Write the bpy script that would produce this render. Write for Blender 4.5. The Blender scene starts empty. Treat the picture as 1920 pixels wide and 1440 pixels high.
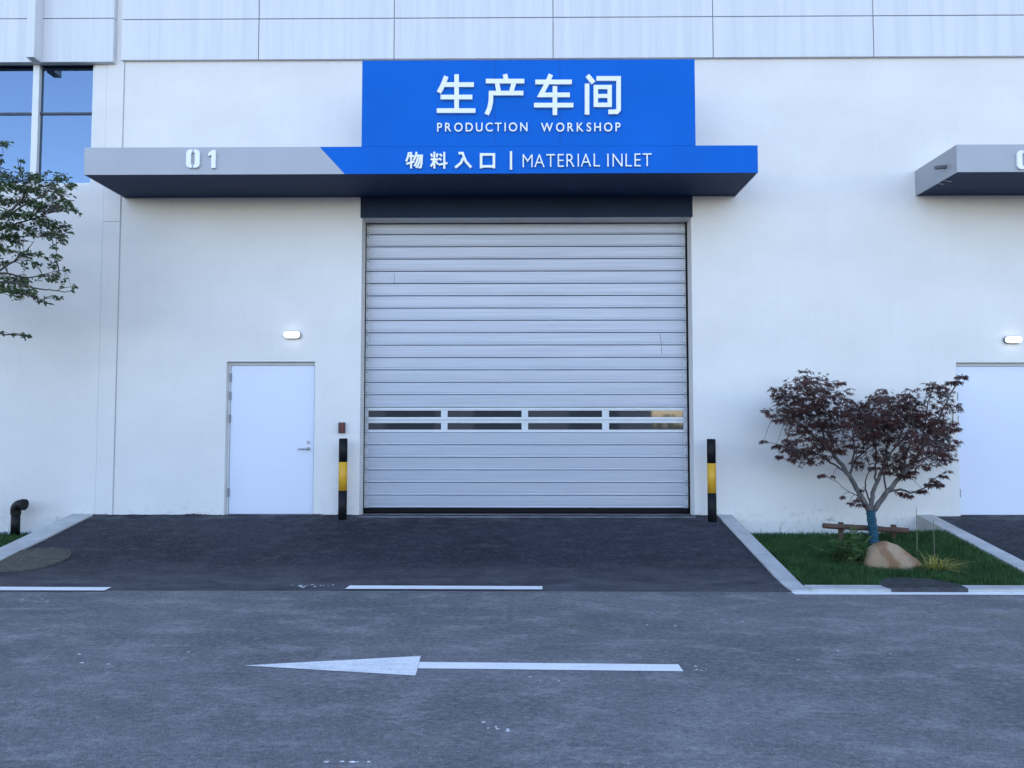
import bpy, bmesh, math, random
from mathutils import Vector, Matrix, noise
R = math.radians
S = bpy.context.scene
COL = S.collection
random.seed(7)

# ---------------------------------------------------------------- camera, sky, sun, exposure
FPX, D, EYE = 1442.0, 10.7, 1.68          # focal length in photo pixels, distance to the facade, eye height
PITCH, YAW = math.atan(75 / FPX), math.atan(14 / FPX)
cam = bpy.data.objects.new('camera', bpy.data.cameras.new('camera'))
COL.objects.link(cam)
cam.data.sensor_width = 36
cam.data.lens = FPX / 1920 * 36
cam.data.clip_end = 2000
cam.location = (0, -D, EYE)
cam.rotation_euler = (R(90) + PITCH, 0, YAW)
S.camera = cam

SUN_EL, SUN_AZ = 16, 12                   # the sun stands behind the building
w = bpy.data.worlds.new('World')
S.world = w
w.use_nodes = True
nt = w.node_tree
sky = nt.nodes.new('ShaderNodeTexSky')
sky.sky_type = 'NISHITA'
sky.sun_disc = False
sky.sun_elevation = R(SUN_EL)
sky.sun_rotation = R(SUN_AZ)
sky.air_density = 1.0
sky.dust_density = .9
sky.ozone_density = 1.5
tint = nt.nodes.new('ShaderNodeMix')       # sky colour tinted by hand, a shade more violet than the clear-air model
tint.data_type = 'RGBA'
tint.blend_type = 'MULTIPLY'
tint.inputs[0].default_value = 1
tint.inputs[7].default_value = (1.1, .98, 1.02, 1)
nt.links.new(sky.outputs[0], tint.inputs[6])
nt.links.new(tint.outputs[2], nt.nodes['Background'].inputs[0])
nt.nodes['Background'].inputs[1].default_value = 0.13
sun = bpy.data.objects.new('sun', bpy.data.lights.new('sun', 'SUN'))
COL.objects.link(sun)
sun.data.energy = 2.2
sun.data.angle = R(0.5)
sun.data.color = (1, .93, .84)
sd = Vector((math.sin(R(SUN_AZ)) * math.cos(R(SUN_EL)), math.cos(R(SUN_AZ)) * math.cos(R(SUN_EL)), math.sin(R(SUN_EL))))
sun.rotation_euler = sd.to_track_quat('Z', 'Y').to_euler()
sun.location = sd * 60
S.view_settings.view_transform = 'Standard'
S.view_settings.look = 'None'
S.view_settings.exposure = 2.4
S.view_settings.gamma = 1
S.render.engine = 'CYCLES'
S.cycles.use_denoising = True
S.cycles.max_bounces = 8

# ---------------------------------------------------------------- helpers
ROT = Matrix.Rotation(YAW, 3, 'Z') @ Matrix.Rotation(R(90) + PITCH, 3, 'X')
CAM = Vector(cam.location)


def ray(px, py):
    return ROT @ Vector(((px - 960) / FPX, (720 - py) / FPX, -1))


def P(px, py, Y=0.0):                      # photo pixel -> point on the upright plane y = Y
    d = ray(px, py)
    return CAM + d * ((Y - CAM.y) / d.y)


def G(px, py, z=0.0):                      # photo pixel -> point on the level plane at height z
    d = ray(px, py)
    return CAM + d * ((z - CAM.z) / d.z)


RY0, RZ1 = -2.64, 0.415                    # foot of the ramp, height of its top at the wall


def ramp_z(y):
    return max(0.0, RZ1 * min(1.15, (y - RY0) / -RY0)) if y > RY0 else 0.0


def GR(px, py, dz=0.0):                    # photo pixel -> point on the sloping ramp
    d = ray(px, py)
    k = RZ1 / -RY0
    # z = k*(y-RY0)+dz
    t = (k * (CAM.y - RY0) + dz - CAM.z) / (d.z - k * d.y)
    return CAM + d * t


def lerp(a, b, t):
    return a + (b - a) * t


ORIG = {}


class MB:
    def __init__(s):
        s.v, s.f = [], []

    def add(s, vs, fs):
        n = len(s.v)
        s.v += [tuple(v) for v in vs]
        s.f += [tuple(i + n for i in f) for f in fs]
        return s

    def hexa(s, p):                        # 8 points: bottom ring 0-3, top ring 4-7
        return s.add(p, [(0, 3, 2, 1), (4, 5, 6, 7), (0, 1, 5, 4), (1, 2, 6, 5), (2, 3, 7, 6), (3, 0, 4, 7)])

    def box(s, x0, x1, y0, y1, z0, z1):
        return s.hexa([(x0, y0, z0), (x1, y0, z0), (x1, y1, z0), (x0, y1, z0),
                       (x0, y0, z1), (x1, y0, z1), (x1, y1, z1), (x0, y1, z1)])

    def prism(s, pts, y0, y1):             # outline of (x, z) points extruded along y, front at y0
        n = len(pts)
        a = sum(pts[i][0] * pts[(i + 1) % n][1] - pts[(i + 1) % n][0] * pts[i][1] for i in range(n))
        if a < 0:
            pts = pts[::-1]
        vs = [(x, y0, z) for x, z in pts] + [(x, y1, z) for x, z in pts]
        fs = [tuple(range(n)), tuple(range(2 * n - 1, n - 1, -1))]
        fs += [(i, n + i, n + (i + 1) % n, (i + 1) % n) for i in range(n)]
        return s.add(vs, fs)

    def slab(s, pts, dz):                  # outline of 3-D points lying on the ground, thickened upwards
        n = len(pts)
        vs = [tuple(p) for p in pts] + [(p[0], p[1], p[2] + dz) for p in pts]
        fs = [tuple(range(n - 1, -1, -1)), tuple(range(n, 2 * n))]
        fs += [(i, (i + 1) % n, n + (i + 1) % n, n + i) for i in range(n)]
        return s.add(vs, fs)

    def tube(s, pts, rad, n=8, cap=True):
        pts = [Vector(p) for p in pts]
        if not hasattr(rad, '__len__'):
            rad = [rad] * len(pts)
        rings = []
        t0 = (pts[1] - pts[0]).normalized()
        ref = Vector((0, 0, 1)) if abs(t0.z) < .9 else Vector((0, 1, 0))
        u = t0.cross(ref).normalized()
        for i, p in enumerate(pts):
            t = (pts[min(i + 1, len(pts) - 1)] - pts[max(i - 1, 0)]).normalized()
            u = (u - t * u.dot(t)).normalized()
            v = t.cross(u)
            rings.append([p + (u * math.cos(2 * math.pi * k / n) + v * math.sin(2 * math.pi * k / n)) * rad[i] for k in range(n)])
        vs = [q for r in rings for q in r]
        fs = []
        for i in range(len(pts) - 1):
            for k in range(n):
                k2 = (k + 1) % n
                fs.append((i * n + k, i * n + k2, (i + 1) * n + k2, (i + 1) * n + k))
        if cap:
            fs.append(tuple(range(n - 1, -1, -1)))
            fs.append(tuple((len(pts) - 1) * n + k for k in range(n)))
        return s.add(vs, fs)

    def build(s, name, mat, parent=None, smooth=False, bevel=0, seg=2, origin=None):
        o0 = Vector(origin) if origin is not None else (ORIG[parent] if parent else Vector((0, 0, 0)))
        me = bpy.data.meshes.new(name)
        me.from_pydata([(v[0] - o0.x, v[1] - o0.y, v[2] - o0.z) for v in s.v], [], s.f)
        me.validate()
        me.update()
        o = bpy.data.objects.new(name, me)
        COL.objects.link(o)
        if mat:
            for m in (mat if isinstance(mat, list) else [mat]):
                me.materials.append(m)
        if parent:
            o.parent = parent
        else:
            o.location = o0
        ORIG[o] = o0
        if smooth:
            me.polygons.foreach_set('use_smooth', [True] * len(me.polygons))
        if bevel:
            b = o.modifiers.new('bevel', 'BEVEL')
            b.width = bevel
            b.segments = seg
            b.limit_method = 'ANGLE'
        return o


def tag(o, label=None, cat=None, group=None, kind=None):
    for k, v in (('label', label), ('category', cat), ('group', group), ('kind', kind)):
        if v:
            o[k] = v
    return o


def thing(name, loc, label, cat, group=None):
    o = bpy.data.objects.new(name, None)
    o.empty_display_size = .2
    COL.objects.link(o)
    o.location = loc
    ORIG[o] = Vector(loc)
    return tag(o, label, cat, group)


def copy_tree(o, parent=None):
    c = o.copy()
    COL.objects.link(c)
    if parent:
        c.parent = parent
    for ch in list(o.children):
        copy_tree(ch, c)
    return c


# ---------------------------------------------------------------- materials
class NT:
    """short-hand for building one procedural material"""

    def __init__(s, name, base=(.5, .5, .5), rough=.6, metal=0., spec=.5, ior=1.45):
        s.m = bpy.data.materials.new(name)
        s.m.use_nodes = True
        s.t = s.m.node_tree
        s.b = s.t.nodes['Principled BSDF']
        s.b.inputs['Base Color'].default_value = (*base, 1)
        s.b.inputs['Roughness'].default_value = rough
        s.b.inputs['Metallic'].default_value = metal
        s.b.inputs['IOR'].default_value = ior
        s.b.inputs['Specular IOR Level'].default_value = spec
        s.tc = s.t.nodes.new('ShaderNodeNewGeometry').outputs['Position']

    def n(s, kind, **kw):
        return s.t.nodes.new(kind)

    def link(s, a, b):
        s.t.links.new(a, b)

    def coord(s, scale):
        m = s.n('ShaderNodeMapping')
        m.inputs['Scale'].default_value = scale
        s.link(s.tc, m.inputs[0])
        return m.outputs[0]

    def noise(s, scale=1., stretch=(1, 1, 1), detail=4, rough=.55):
        x = s.n('ShaderNodeTexNoise')
        x.inputs['Scale'].default_value = scale
        x.inputs['Detail'].default_value = detail
        x.inputs['Roughness'].default_value = rough
        s.link(s.coord(stretch), x.inputs['Vector'])
        return x.outputs['Fac']

    def voro(s, scale=1., stretch=(1, 1, 1), feature='F1', out='Distance'):
        x = s.n('ShaderNodeTexVoronoi')
        x.feature = feature
        x.inputs['Scale'].default_value = scale
        s.link(s.coord(stretch), x.inputs['Vector'])
        return x.outputs[out]

    def ramp(s, fac, a, b, lo=0., hi=1.):
        x = s.n('ShaderNodeMapRange')
        x.inputs[1].default_value = a
        x.inputs[2].default_value = b
        x.inputs[3].default_value = lo
        x.inputs[4].default_value = hi
        s.link(fac, x.inputs[0])
        return x.outputs[0]

    def math(s, op, a, b=0.):
        x = s.n('ShaderNodeMath')
        x.operation = op
        for i, q in enumerate((a, b)):
            if isinstance(q, (int, float)):
                x.inputs[i].default_value = q
            else:
                s.link(q, x.inputs[i])
        return x.outputs[0]

    def mix(s, fac, a, b):
        x = s.n('ShaderNodeMix')
        x.data_type = 'RGBA'
        for i, q in ((0, fac), (6, a), (7, b)):
            if isinstance(q, (int, float)):
                x.inputs[i].default_value = q
            elif isinstance(q, tuple):
                x.inputs[i].default_value = (*q, 1)
            else:
                s.link(q, x.inputs[i])
        return x.outputs[2]

    def axis(s, k):
        x = s.n('ShaderNodeSeparateXYZ')
        s.link(s.tc, x.inputs[0])
        return x.outputs[k]

    def color(s, sock):
        s.link(sock, s.b.inputs['Base Color'])
        return s

    def roughness(s, sock):
        s.link(sock, s.b.inputs['Roughness'])
        return s

    def bump(s, sock, strength=.3, dist=.01):
        x = s.n('ShaderNodeBump')
        x.inputs['Strength'].default_value = strength
        x.inputs['Distance'].default_value = dist
        s.link(sock, x.inputs['Height'])
        s.link(x.outputs[0], s.b.inputs['Normal'])
        return s


def simple(name, base, rough=.6, metal=0., var=.12, scale=6., bump=0., bscale=60., stretch=(1, 1, 1), **kw):
    q = NT(name, base, rough, metal, **kw)
    f = q.noise(scale, stretch)
    q.color(q.mix(q.ramp(f, .3, .7), tuple(c * (1 - var) for c in base), tuple(min(1, c * (1 + var)) for c in base)))
    if bump:
        q.bump(q.noise(bscale, stretch), bump, .004)
    return q.m


M = {}
# white plaster of the facade: trowel marks, faint cloudiness, mud splashed along its foot
q = NT('white_plaster', (.8, .8, .79), .75)
c = q.mix(q.ramp(q.noise(.7, (1, 1, 1.6), 5), .35, .7), (.72, .695, .665), (.785, .765, .73))
c = q.mix(q.ramp(q.noise(9, (1, 1, .12), 3), .5, .75, 0, .12), c, (.6, .6, .58))
low = q.ramp(q.axis(2), .38, .8, 1, 0)
spl = q.math('MULTIPLY', q.math('POWER', low, 2.2), q.math('MULTIPLY', q.ramp(q.noise(9, (1, 1, 1.4), 10, .75), .52, .7), q.ramp(q.noise(.8), .4, .62)))
c = q.mix(q.math('MULTIPLY', spl, .9), c, (.17, .16, .15))
spk = q.math('MULTIPLY', q.ramp(q.voro(5.5), .035, .02), .28)
spk = q.math('MULTIPLY', spk, q.ramp(q.noise(.9), .5, .62))
c = q.mix(spk, c, (.3, .29, .27))
q.color(c)
hb = q.math('ADD', q.math('MULTIPLY', q.noise(14, (1, 1, 2.6), 4), .7), q.math('MULTIPLY', q.noise(3.0, (1, 1, 1.5), 3), .9))
q.bump(hb, .32, .012)
M['plaster'] = q.m
# upper cladding: rain streaks
q = NT('pale_cladding', (.78, .79, .8), .5)
st = q.noise(11, (1, 1, .035), 5, .65)
c = q.mix(q.ramp(st, .4, .75, 0, .65), (.7, .705, .715), (.53, .54, .555))
c = q.mix(q.ramp(q.noise(.8, (1, 1, .6)), .4, .7, 0, .35), c, (.62, .63, .645))
q.color(c)
q.bump(q.noise(26, (1, 1, .02), 2), .06, .004)
M['cladding'] = q.m
M['gap'] = simple('dark_joint', (.42, .425, .43), .8)
# old road asphalt
q = NT('grey_asphalt', (.1, .1, .1), .88, spec=.3)
big = q.noise(.5, (.75, 1.25, 1), 7, .62)
mid = q.noise(2.6, (.75, 1.3, 1), 9, .7)
fine = q.noise(75, (1, 1, 1), 3, .75)
grit = q.noise(190, (1, 1, 1), 2, .7)
agg = q.voro(62)
c = q.mix(q.ramp(big, .36, .66), (.125, .125, .134), (.2, .198, .208))
c = q.mix(q.ramp(mid, .5, .7, 0, .75), c, (.34, .335, .335))
c = q.mix(q.ramp(mid, .46, .3, 0, .6), c, (.085, .086, .098))
c = q.mix(q.ramp(fine, .47, .33, 0, .75), c, (.055, .055, .065))
c = q.mix(q.ramp(fine, .55, .7, 0, .55), c, (.4, .39, .39))
clot = q.noise(24, (.8, 1.1, 1), 5, .75)
c = q.mix(q.ramp(clot, .48, .34, 0, .55), c, (.05, .05, .056))
c = q.mix(q.ramp(clot, .53, .66, 0, .42), c, (.38, .375, .37))
c = q.mix(q.ramp(grit, .58, .72, 0, .35), c, (.42, .41, .4))
scuff = q.math('MULTIPLY', q.ramp(q.noise(1.1, (.35, 2.6, 1), 8, .72), .6, .72), q.ramp(fine, .35, .6))
c = q.mix(q.math('MULTIPLY', scuff, .6), c, (.46, .46, .45))
c = q.mix(q.math('MULTIPLY', q.ramp(q.voro(3.1, (.7, 1, 1)), .04, .028), q.ramp(q.noise(1.7), .54, .62)), c, (.6, .59, .57))
moss = q.math('MULTIPLY', q.ramp(q.noise(.9, (1, 1, 1), 3), .62, .74), q.ramp(q.noise(9), .4, .6))
c = q.mix(q.math('MULTIPLY', moss, .5), c, (.16, .175, .1))
q.color(c)
q.bump(q.math('ADD', fine, agg), .8, .007)
M['road'] = q.m
# fresh dark asphalt of the ramps
q = NT('fresh_asphalt', (.03, .03, .03), .75, spec=.3)
big = q.noise(.75, (.8, 1.1, 1), 8, .65)
mid = q.noise(5, (.75, 1.3, 1), 8, .7)
fine = q.noise(70, (1, 1, 1), 3, .75)
c = q.mix(q.ramp(big, .36, .68), (.010, .0125, .0225), (.029, .033, .052))
c = q.mix(q.ramp(mid, .5, .7, 0, .6), c, (.095, .095, .1))
clot = q.noise(22, (.8, 1.1, 1), 5, .75)
c = q.mix(q.ramp(clot, .48, .34, 0, .75), c, (.006, .0065, .01))
c = q.mix(q.ramp(clot, .53, .66, 0, .5), c, (.085, .092, .125))
c = q.mix(q.ramp(fine, .54, .7, 0, .55), c, (.12, .12, .125))
c = q.mix(q.ramp(fine, .45, .32, 0, .7), c, (.007, .007, .01))
c = q.mix(q.math('MULTIPLY', q.ramp(q.voro(5, (.7, 1, 1)), .05, .035), q.ramp(q.noise(2.1), .54, .62)), c, (.32, .31, .3))
edge = q.math('MULTIPLY', q.ramp(q.axis(2), .13, .0), q.ramp(q.noise(3, (.6, 1.6, 1), 6, .7), .3, .62))
c = q.mix(q.math('MULTIPLY', edge, .7), c, (.13, .13, .14))
sill = q.math('MULTIPLY', q.ramp(q.axis(1), -.42, -.02), q.ramp(q.noise(5, (.5, 1, 1), 6, .7), .46, .66))
c = q.mix(q.math('MULTIPLY', sill, .5), c, (.2, .2, .2))
q.color(c)
q.bump(q.math('ADD', fine, q.voro(60)), .9, .009)
M['ramp'] = q.m
M['earth'] = simple('dry_earth', (.24, .2, .155), .9, var=.25, scale=.4, bump=.4)
q = NT('kerb_concrete', (.5, .5, .48), .85)
c = q.mix(q.ramp(q.noise(2.5, (1, 1, 1), 6, .7), .35, .7), (.39, .39, .385), (.55, .55, .54))
c = q.mix(q.ramp(q.noise(11, (1, 1, 1), 5, .7), .57, .75, 0, .5), c, (.27, .265, .25))
q.color(c)
q.bump(q.noise(45, (1, 1, 1), 4), .3, .004)
M['kerb'] = q.m
M['sill'] = simple('sill_concrete', (.17, .17, .175), .85, var=.35, scale=7, bump=.4, stretch=(.5, 1, 1))
q = NT('line_paint', (.7, .7, .7), .65)
wear = q.ramp(q.noise(6, (.35, 1.6, 1), 7, .72), .5, .7)
c = q.mix(q.math('MULTIPLY', wear, .5), (.86, .86, .85), (.5, .5, .5))
chip = q.math('MULTIPLY', q.ramp(q.noise(55, (1, 1, 1), 3), .62, .7), q.ramp(q.noise(3), .4, .65))
c = q.mix(q.math('MULTIPLY', chip, .85), c, (.14, .14, .15))
q.color(c)
q.bump(q.noise(190), .35, .003)
M['paint'] = q.m
q = NT('worn_paint', (.6, .6, .6), .7)
wear = q.ramp(q.noise(5, (.6, 1.4, 1), 9, .78), .46, .64)
c = q.mix(q.math('MULTIPLY', wear, .55), (.84, .84, .83), (.42, .42, .425))
c = q.mix(q.math('MULTIPLY', q.ramp(q.noise(70), .6, .68), .6), c, (.14, .14, .15))
q.color(c)
q.bump(q.noise(190), .35, .003)
M['worn_paint'] = q.m
M['sign_blue'] = simple('sign_blue', (.002, .122, .54), .5, var=.05, scale=1.2, bump=.03, bscale=2.2, spec=.12)
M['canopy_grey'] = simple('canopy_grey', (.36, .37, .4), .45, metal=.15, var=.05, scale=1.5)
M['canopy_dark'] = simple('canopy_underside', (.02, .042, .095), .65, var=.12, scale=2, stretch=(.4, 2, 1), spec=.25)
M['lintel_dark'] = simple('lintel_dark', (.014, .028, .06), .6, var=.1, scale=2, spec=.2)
M['letter_white'] = simple('letter_white', (.84, .85, .85), .4, var=.02)
M['reveal'] = simple('reveal_plaster', (.5, .5, .49), .8, var=.06, scale=5, bump=.2)
q = NT('slat_aluminium', (.56, .57, .59), .42, .4)
c = q.mix(q.ramp(q.noise(5, (.16, 1, 26), 4), .35, .7), (.385, .4, .45), (.5, .515, .565))
c = q.mix(q.ramp(q.noise(1.1, (.6, 1, 2)), .4, .7, 0, .3), c, (.42, .435, .5))
q.color(c)
q.roughness(q.ramp(q.noise(4, (.2, 1, 20)), .3, .7, .42, .56))
q.bump(q.noise(3, (.02, 1, 55), 2), .1, .003)
M['slat'] = q.m
M['cap_metal'] = simple('end_cap_grey', (.5, .51, .53), .5, metal=.3, var=.06)
M['screw'] = simple('screw_dark', (.09, .09, .1), .5, metal=.5)
M['rubber'] = simple('black_rubber', (.006, .006, .008), .7, spec=.2)
M['rail_black'] = simple('guide_rail_black', (.007, .0075, .01), .6, spec=.2)
q = NT('tinted_acrylic', (.035, .04, .045), .03, spec=.5, ior=1.95)
q.bump(q.noise(1.3, (1, 1, 5), 2), .015, .01)
M['acrylic'] = q.m
q = NT('coated_glass', (.2, .42, .8), .02, 0)
gl = q.n('ShaderNodeBsdfGlossy')
gl.inputs['Color'].default_value = (.2, .27, .36, 1)
gl.inputs['Roughness'].default_value = .012
tr = q.n('ShaderNodeBsdfTransparent')
tr.inputs['Color'].default_value = (.4, .52, .7, 1)
mx = q.n('ShaderNodeMixShader')
mx.inputs[0].default_value = .6
bp = q.n('ShaderNodeBump')
bp.inputs['Strength'].default_value = .02
q.link(q.noise(.8), bp.inputs['Height'])
q.link(bp.outputs[0], gl.inputs['Normal'])
q.link(tr.outputs[0], mx.inputs[1])
q.link(gl.outputs[0], mx.inputs[2])
q.link(mx.outputs[0], q.t.nodes['Material Output'].inputs['Surface'])
M['glass'] = q.m
M['blind'] = simple('blind_cloth', (.8, .82, .84), .85)
M['room'] = simple('room_wall', (.3, .32, .35), .9)
M['frame_white'] = simple('frame_white', (.72, .73, .72), .45, var=.04)
M['window_rail'] = simple('window_rail', (.6, .615, .64), .4, metal=.2, var=.05)
M['frame_dark'] = simple('transom_dark', (.03, .04, .06), .4)
M['door_white'] = simple('door_white', (.70, .74, .84), .4, var=.015, scale=1.5, bump=.02, bscale=8)
M['door_frame'] = simple('door_frame_grey', (.6, .61, .61), .5, var=.04)
M['steel'] = simple('brushed_steel', (.42, .42, .43), .35, metal=.85, var=.1, scale=20)
M['hinge'] = simple('hinge_grey', (.26, .265, .28), .5, metal=.3)
M['black_paint'] = simple('black_paint', (.006, .0065, .009), .55, var=.3, scale=12, bump=.05, spec=.3)
q = NT('yellow_paint', (.66, .36, .025), .5)
q.color(q.mix(q.ramp(q.noise(9, (1, 1, 1), 5), .5, .75, 0, .5), (.68, .37, .022), (.5, .26, .03)))
M['yellow'] = q.m
M['pipe_black'] = simple('pipe_black', (.007, .0075, .009), .5, var=.4, scale=14, spec=.3)
M['lamp_case'] = simple('lamp_case', (.2, .21, .22), .5)
q = NT('lamp_lens', (.9, .9, .9), .4)
q.b.inputs['Emission Color'].default_value = (.93, .97, 1, 1)
q.b.inputs['Emission Strength'].default_value = 1.0
M['lamp'] = q.m
M['box_brown'] = simple('box_dark_red', (.075, .032, .03), .5)
M['button_red'] = simple('button_red', (.3, .03, .03), .4)
M['button_dark'] = simple('button_dark', (.03, .02, .025), .4)
q = NT('maple_bark', (.2, .18, .165), .9)
q.color(q.mix(q.ramp(q.noise(25, (1, 1, .25), 5), .35, .7), (.07, .062, .06), (.17, .155, .148)))
q.bump(q.noise(60, (1, 1, .2), 4), .5, .006)
M['bark'] = q.m
M['limb'] = simple('maple_limb', (.075, .066, .062), .9, var=.35, scale=30, bump=.4)
M['bark_dark'] = simple('dark_bark', (.075, .065, .055), .9, var=.35, scale=30, bump=.4)
q = NT('trunk_wrap', (.015, .13, .25), .7)
q.color(q.mix(q.ramp(q.noise(14, (1, 1, 2.5), 4), .35, .7), (.008, .05, .085), (.014, .09, .14)))
wv = q.n('ShaderNodeTexWave')
wv.wave_type = 'BANDS'
wv.bands_direction = 'Z'
wv.inputs['Scale'].default_value = 9
wv.inputs['Distortion'].default_value = 1.5
q.link(q.coord((.6, .6, 1)), wv.inputs['Vector'])
q.bump(wv.outputs['Fac'], .5, .008)
M['wrap'] = q.m


def leafmat(name, a, b, c, scale=5.):
    q = NT(name, a, .55, spec=.35)
    f = q.noise(scale, (1, 1, 1), 3)
    g = q.noise(scale * 9, (1, 1, 1), 2)
    k = q.mix(q.ramp(f, .35, .65), a, b)
    k = q.mix(q.ramp(g, .5, .75, 0, .7), k, c)
    q.color(k)
    tl = q.n('ShaderNodeBsdfTranslucent')
    q.link(k, tl.inputs[0])
    mx = q.n('ShaderNodeMixShader')
    mx.inputs[0].default_value = .28
    q.link(q.b.outputs[0], mx.inputs[1])
    q.link(tl.outputs[0], mx.inputs[2])
    q.link(mx.outputs[0], q.t.nodes['Material Output'].inputs['Surface'])
    return q.m


M['maple_leaf'] = leafmat('maple_leaf', (.046, .021, .02), (.1, .036, .034), (.1, .07, .04))
M['green_leaf'] = leafmat('green_leaf', (.05, .085, .04), (.09, .14, .055), (.15, .2, .09))
M['grass'] = leafmat('lawn_grass', (.022, .076, .023), (.055, .14, .038), (.15, .19, .075), 3.)
M['fern'] = leafmat('fern_leaf', (.045, .1, .03), (.08, .16, .045), (.13, .2, .07))
M['gold_grass'] = leafmat('gold_grass', (.28, .27, .06), (.4, .36, .1), (.14, .2, .04))
M['stalk'] = simple('dry_stalk', (.14, .15, .09), .8)
M['soil'] = simple('lawn_soil', (.035, .045, .022), .95, var=.3, scale=12, bump=.5)
q = NT('timber_rail', (.09, .06, .05), .8)
q.color(q.mix(q.ramp(q.noise(7, (.5, 4, 4), 5, .65), .35, .7), (.06, .034, .026), (.14, .082, .06)))
q.bump(q.noise(20, (.3, 4, 4), 4), .45, .006)
M['timber'] = q.m
q = NT('banded_sandstone', (.45, .3, .2), .8)
wp = q.noise(2.6, (1, 1, 1), 5, .6)
wv = q.n('ShaderNodeTexWave')
wv.bands_direction = 'X'
wv.inputs['Scale'].default_value = 1.1
wv.inputs['Distortion'].default_value = 13
wv.inputs['Detail'].default_value = 5
wv.inputs['Detail Scale'].default_value = 1.1
q.link(q.coord((1, .6, .8)), wv.inputs['Vector'])
c = q.mix(q.ramp(wv.outputs['Fac'], .2, .8), (.37, .26, .165), (.24, .135, .07))
c = q.mix(q.ramp(wp, .52, .68), c, (.45, .37, .27))
c = q.mix(q.ramp(q.noise(16, (1, 1, 1), 6, .7), .55, .75, 0, .6), c, (.1, .065, .05))
q.color(c)
q.bump(q.noise(11, (1, 1, 1), 7, .65), .5, .02)
M['rock'] = q.m
q = NT('mossy_cover', (.1, .1, .08), .9)
c = q.mix(q.ramp(q.noise(9, (1, 1.4, 1), 6, .7), .35, .68), (.045, .045, .042), (.1, .09, .068))
c = q.mix(q.ramp(q.noise(60), .56, .72, 0, .6), c, (.2, .18, .13))
q.color(c)
q.bump(q.noise(70, (1, 1, 1), 4), .6, .006)
M['cover_mossy'] = q.m
M['cover_dark'] = simple('dark_cover', (.05, .053, .058), .8, var=.35, scale=9, bump=.4, bscale=90)
M['skirting'] = simple('pale_skirting', (.5, .62, .68), .8, var=.2, scale=7, bump=.3)
M['far_wall'] = simple('far_wall_grey', (.3, .3, .31), .8)
M['far_dark'] = simple('far_opening_dark', (.03, .03, .035), .5)
M['roof'] = simple('flat_roof_grey', (.3, .3, .31), .9)
M['spout'] = simple('spout_grey', (.12, .125, .14), .5)

# ---------------------------------------------------------------- ground, road, ramps, kerbs
KL0, KL1 = P(135, 968, 0).x, P(176, 968, 0).x                 # kerb beside the grass on the left
KR0, KR1 = P(1345, 972, 0).x, P(1372, 972, 0).x               # kerb between the ramp and the lawn
KS0, KS1 = P(1720, 976, 0).x, P(1750, 976, 0).x               # kerb of the second ramp
ROAD_Y = -2.89
MB().add([(-600, -600, -.05), (600, -600, -.05), (600, 600, -.05), (-600, 600, -.05)], [(0, 1, 2, 3)]) \
    .build('ground', M['earth'])['kind'] = 'structure'
road = MB().add([(-60, -19, 0), (60, -19, 0), (60, ROAD_Y, 0), (-60, ROAD_Y, 0)], [(0, 1, 2, 3)]).build('road', M['road'])
road['kind'] = 'structure'


def ramp_mesh(x0, x1, name):
    m = MB()
    nx, ny = int((x1 - x0) / .12), 40
    for j in range(ny + 1):
        y = lerp(ROAD_Y, .04, j / ny)
        for i in range(nx + 1):
            x = lerp(x0, x1, i / nx)
            z = ramp_z(y)
            t = max(0, min(1, (y - RY0 + .35) / .7))          # soften the fold at its foot
            z = z if y > RY0 + .35 else RZ1 * (.35 / -RY0) * t * t
            z += .006 * noise.noise((x * 1.4, y * 1.4, 3)) * min(1, (y - ROAD_Y) * 2)
            m.v.append((x, y, z + (.004 if j == 0 else .0)))
    for j in range(ny):
        for i in range(nx):
            a = j * (nx + 1) + i
            m.f.append((a, a + 1, a + nx + 2, a + nx + 1))
    o = m.build(name, M['ramp'], smooth=True)
    o['kind'] = 'structure'
    return o


main_ramp = ramp_mesh(KL1, KR0, 'driveway_ramp')
ramp_mesh(KS1, KS1 + 7.5, 'driveway_ramp')
ramp_mesh(KL0 - 9, KL0 - 4.5, 'driveway_ramp')


def slope_kerb(x0, x1, name, y1=0.0):
    m = MB()
    ys = [ROAD_Y + .02, -2.66, -2.4, -1.9, -1.25, -.6, y1]
    for a, b in zip(ys[:-1], ys[1:]):
        g = .0025                                              # butt joints between the kerb stones
        za, zb = ramp_z(a) + .022, ramp_z(b) + .022
        m.hexa([(x0, a + g, -.04), (x1, a + g, -.04), (x1, b, -.04), (x0, b, -.04),
                (x0, a + g, za), (x1, a + g, za), (x1, b, zb), (x0, b, zb)])
    o = m.build(name, M['kerb'], bevel=.006)
    o['kind'] = 'structure'


slope_kerb(KL0, KL1, 'kerb')
slope_kerb(KR0, KR1, 'kerb')
slope_kerb(KS0, KS1, 'kerb')
slope_kerb(KL0 - 4.75, KL0 - 4.505, 'kerb')
mh_c = G(1726, 1098, .03)
m = MB()
m.box(KR1 + .003, mh_c.x - .36, ROAD_Y + .02, -2.665, -.04, .03)
m.prism([(mh_c.x + .37, -.04), (KS0 - .003, -.04), (KS0 - .003, .03), (mh_c.x + .37, .03)], ROAD_Y + .02, -2.665)
m.build('kerb', M['kerb'], bevel=.006)['kind'] = 'structure'
m = MB()
m.box(KL0 - 4.5, KL0 - .003, ROAD_Y + .02, -2.665, -.04, .03)
m.build('kerb', M['kerb'], bevel=.006)['kind'] = 'structure'


def lawn_z(y, x=0.):
    z = lerp(.012, .15, (y + 2.66) / 2.66)
    t = max(0., min(1., (x - KS0 + .9) / .85))
    t *= t * (3 - 2 * t)
    up = max(z, ramp_z(y) - .025) if y < -.75 else lerp(ramp_z(-.75) - .025, .17, min(1, (y + .75) / .55))
    return lerp(z, up, t)


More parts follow.
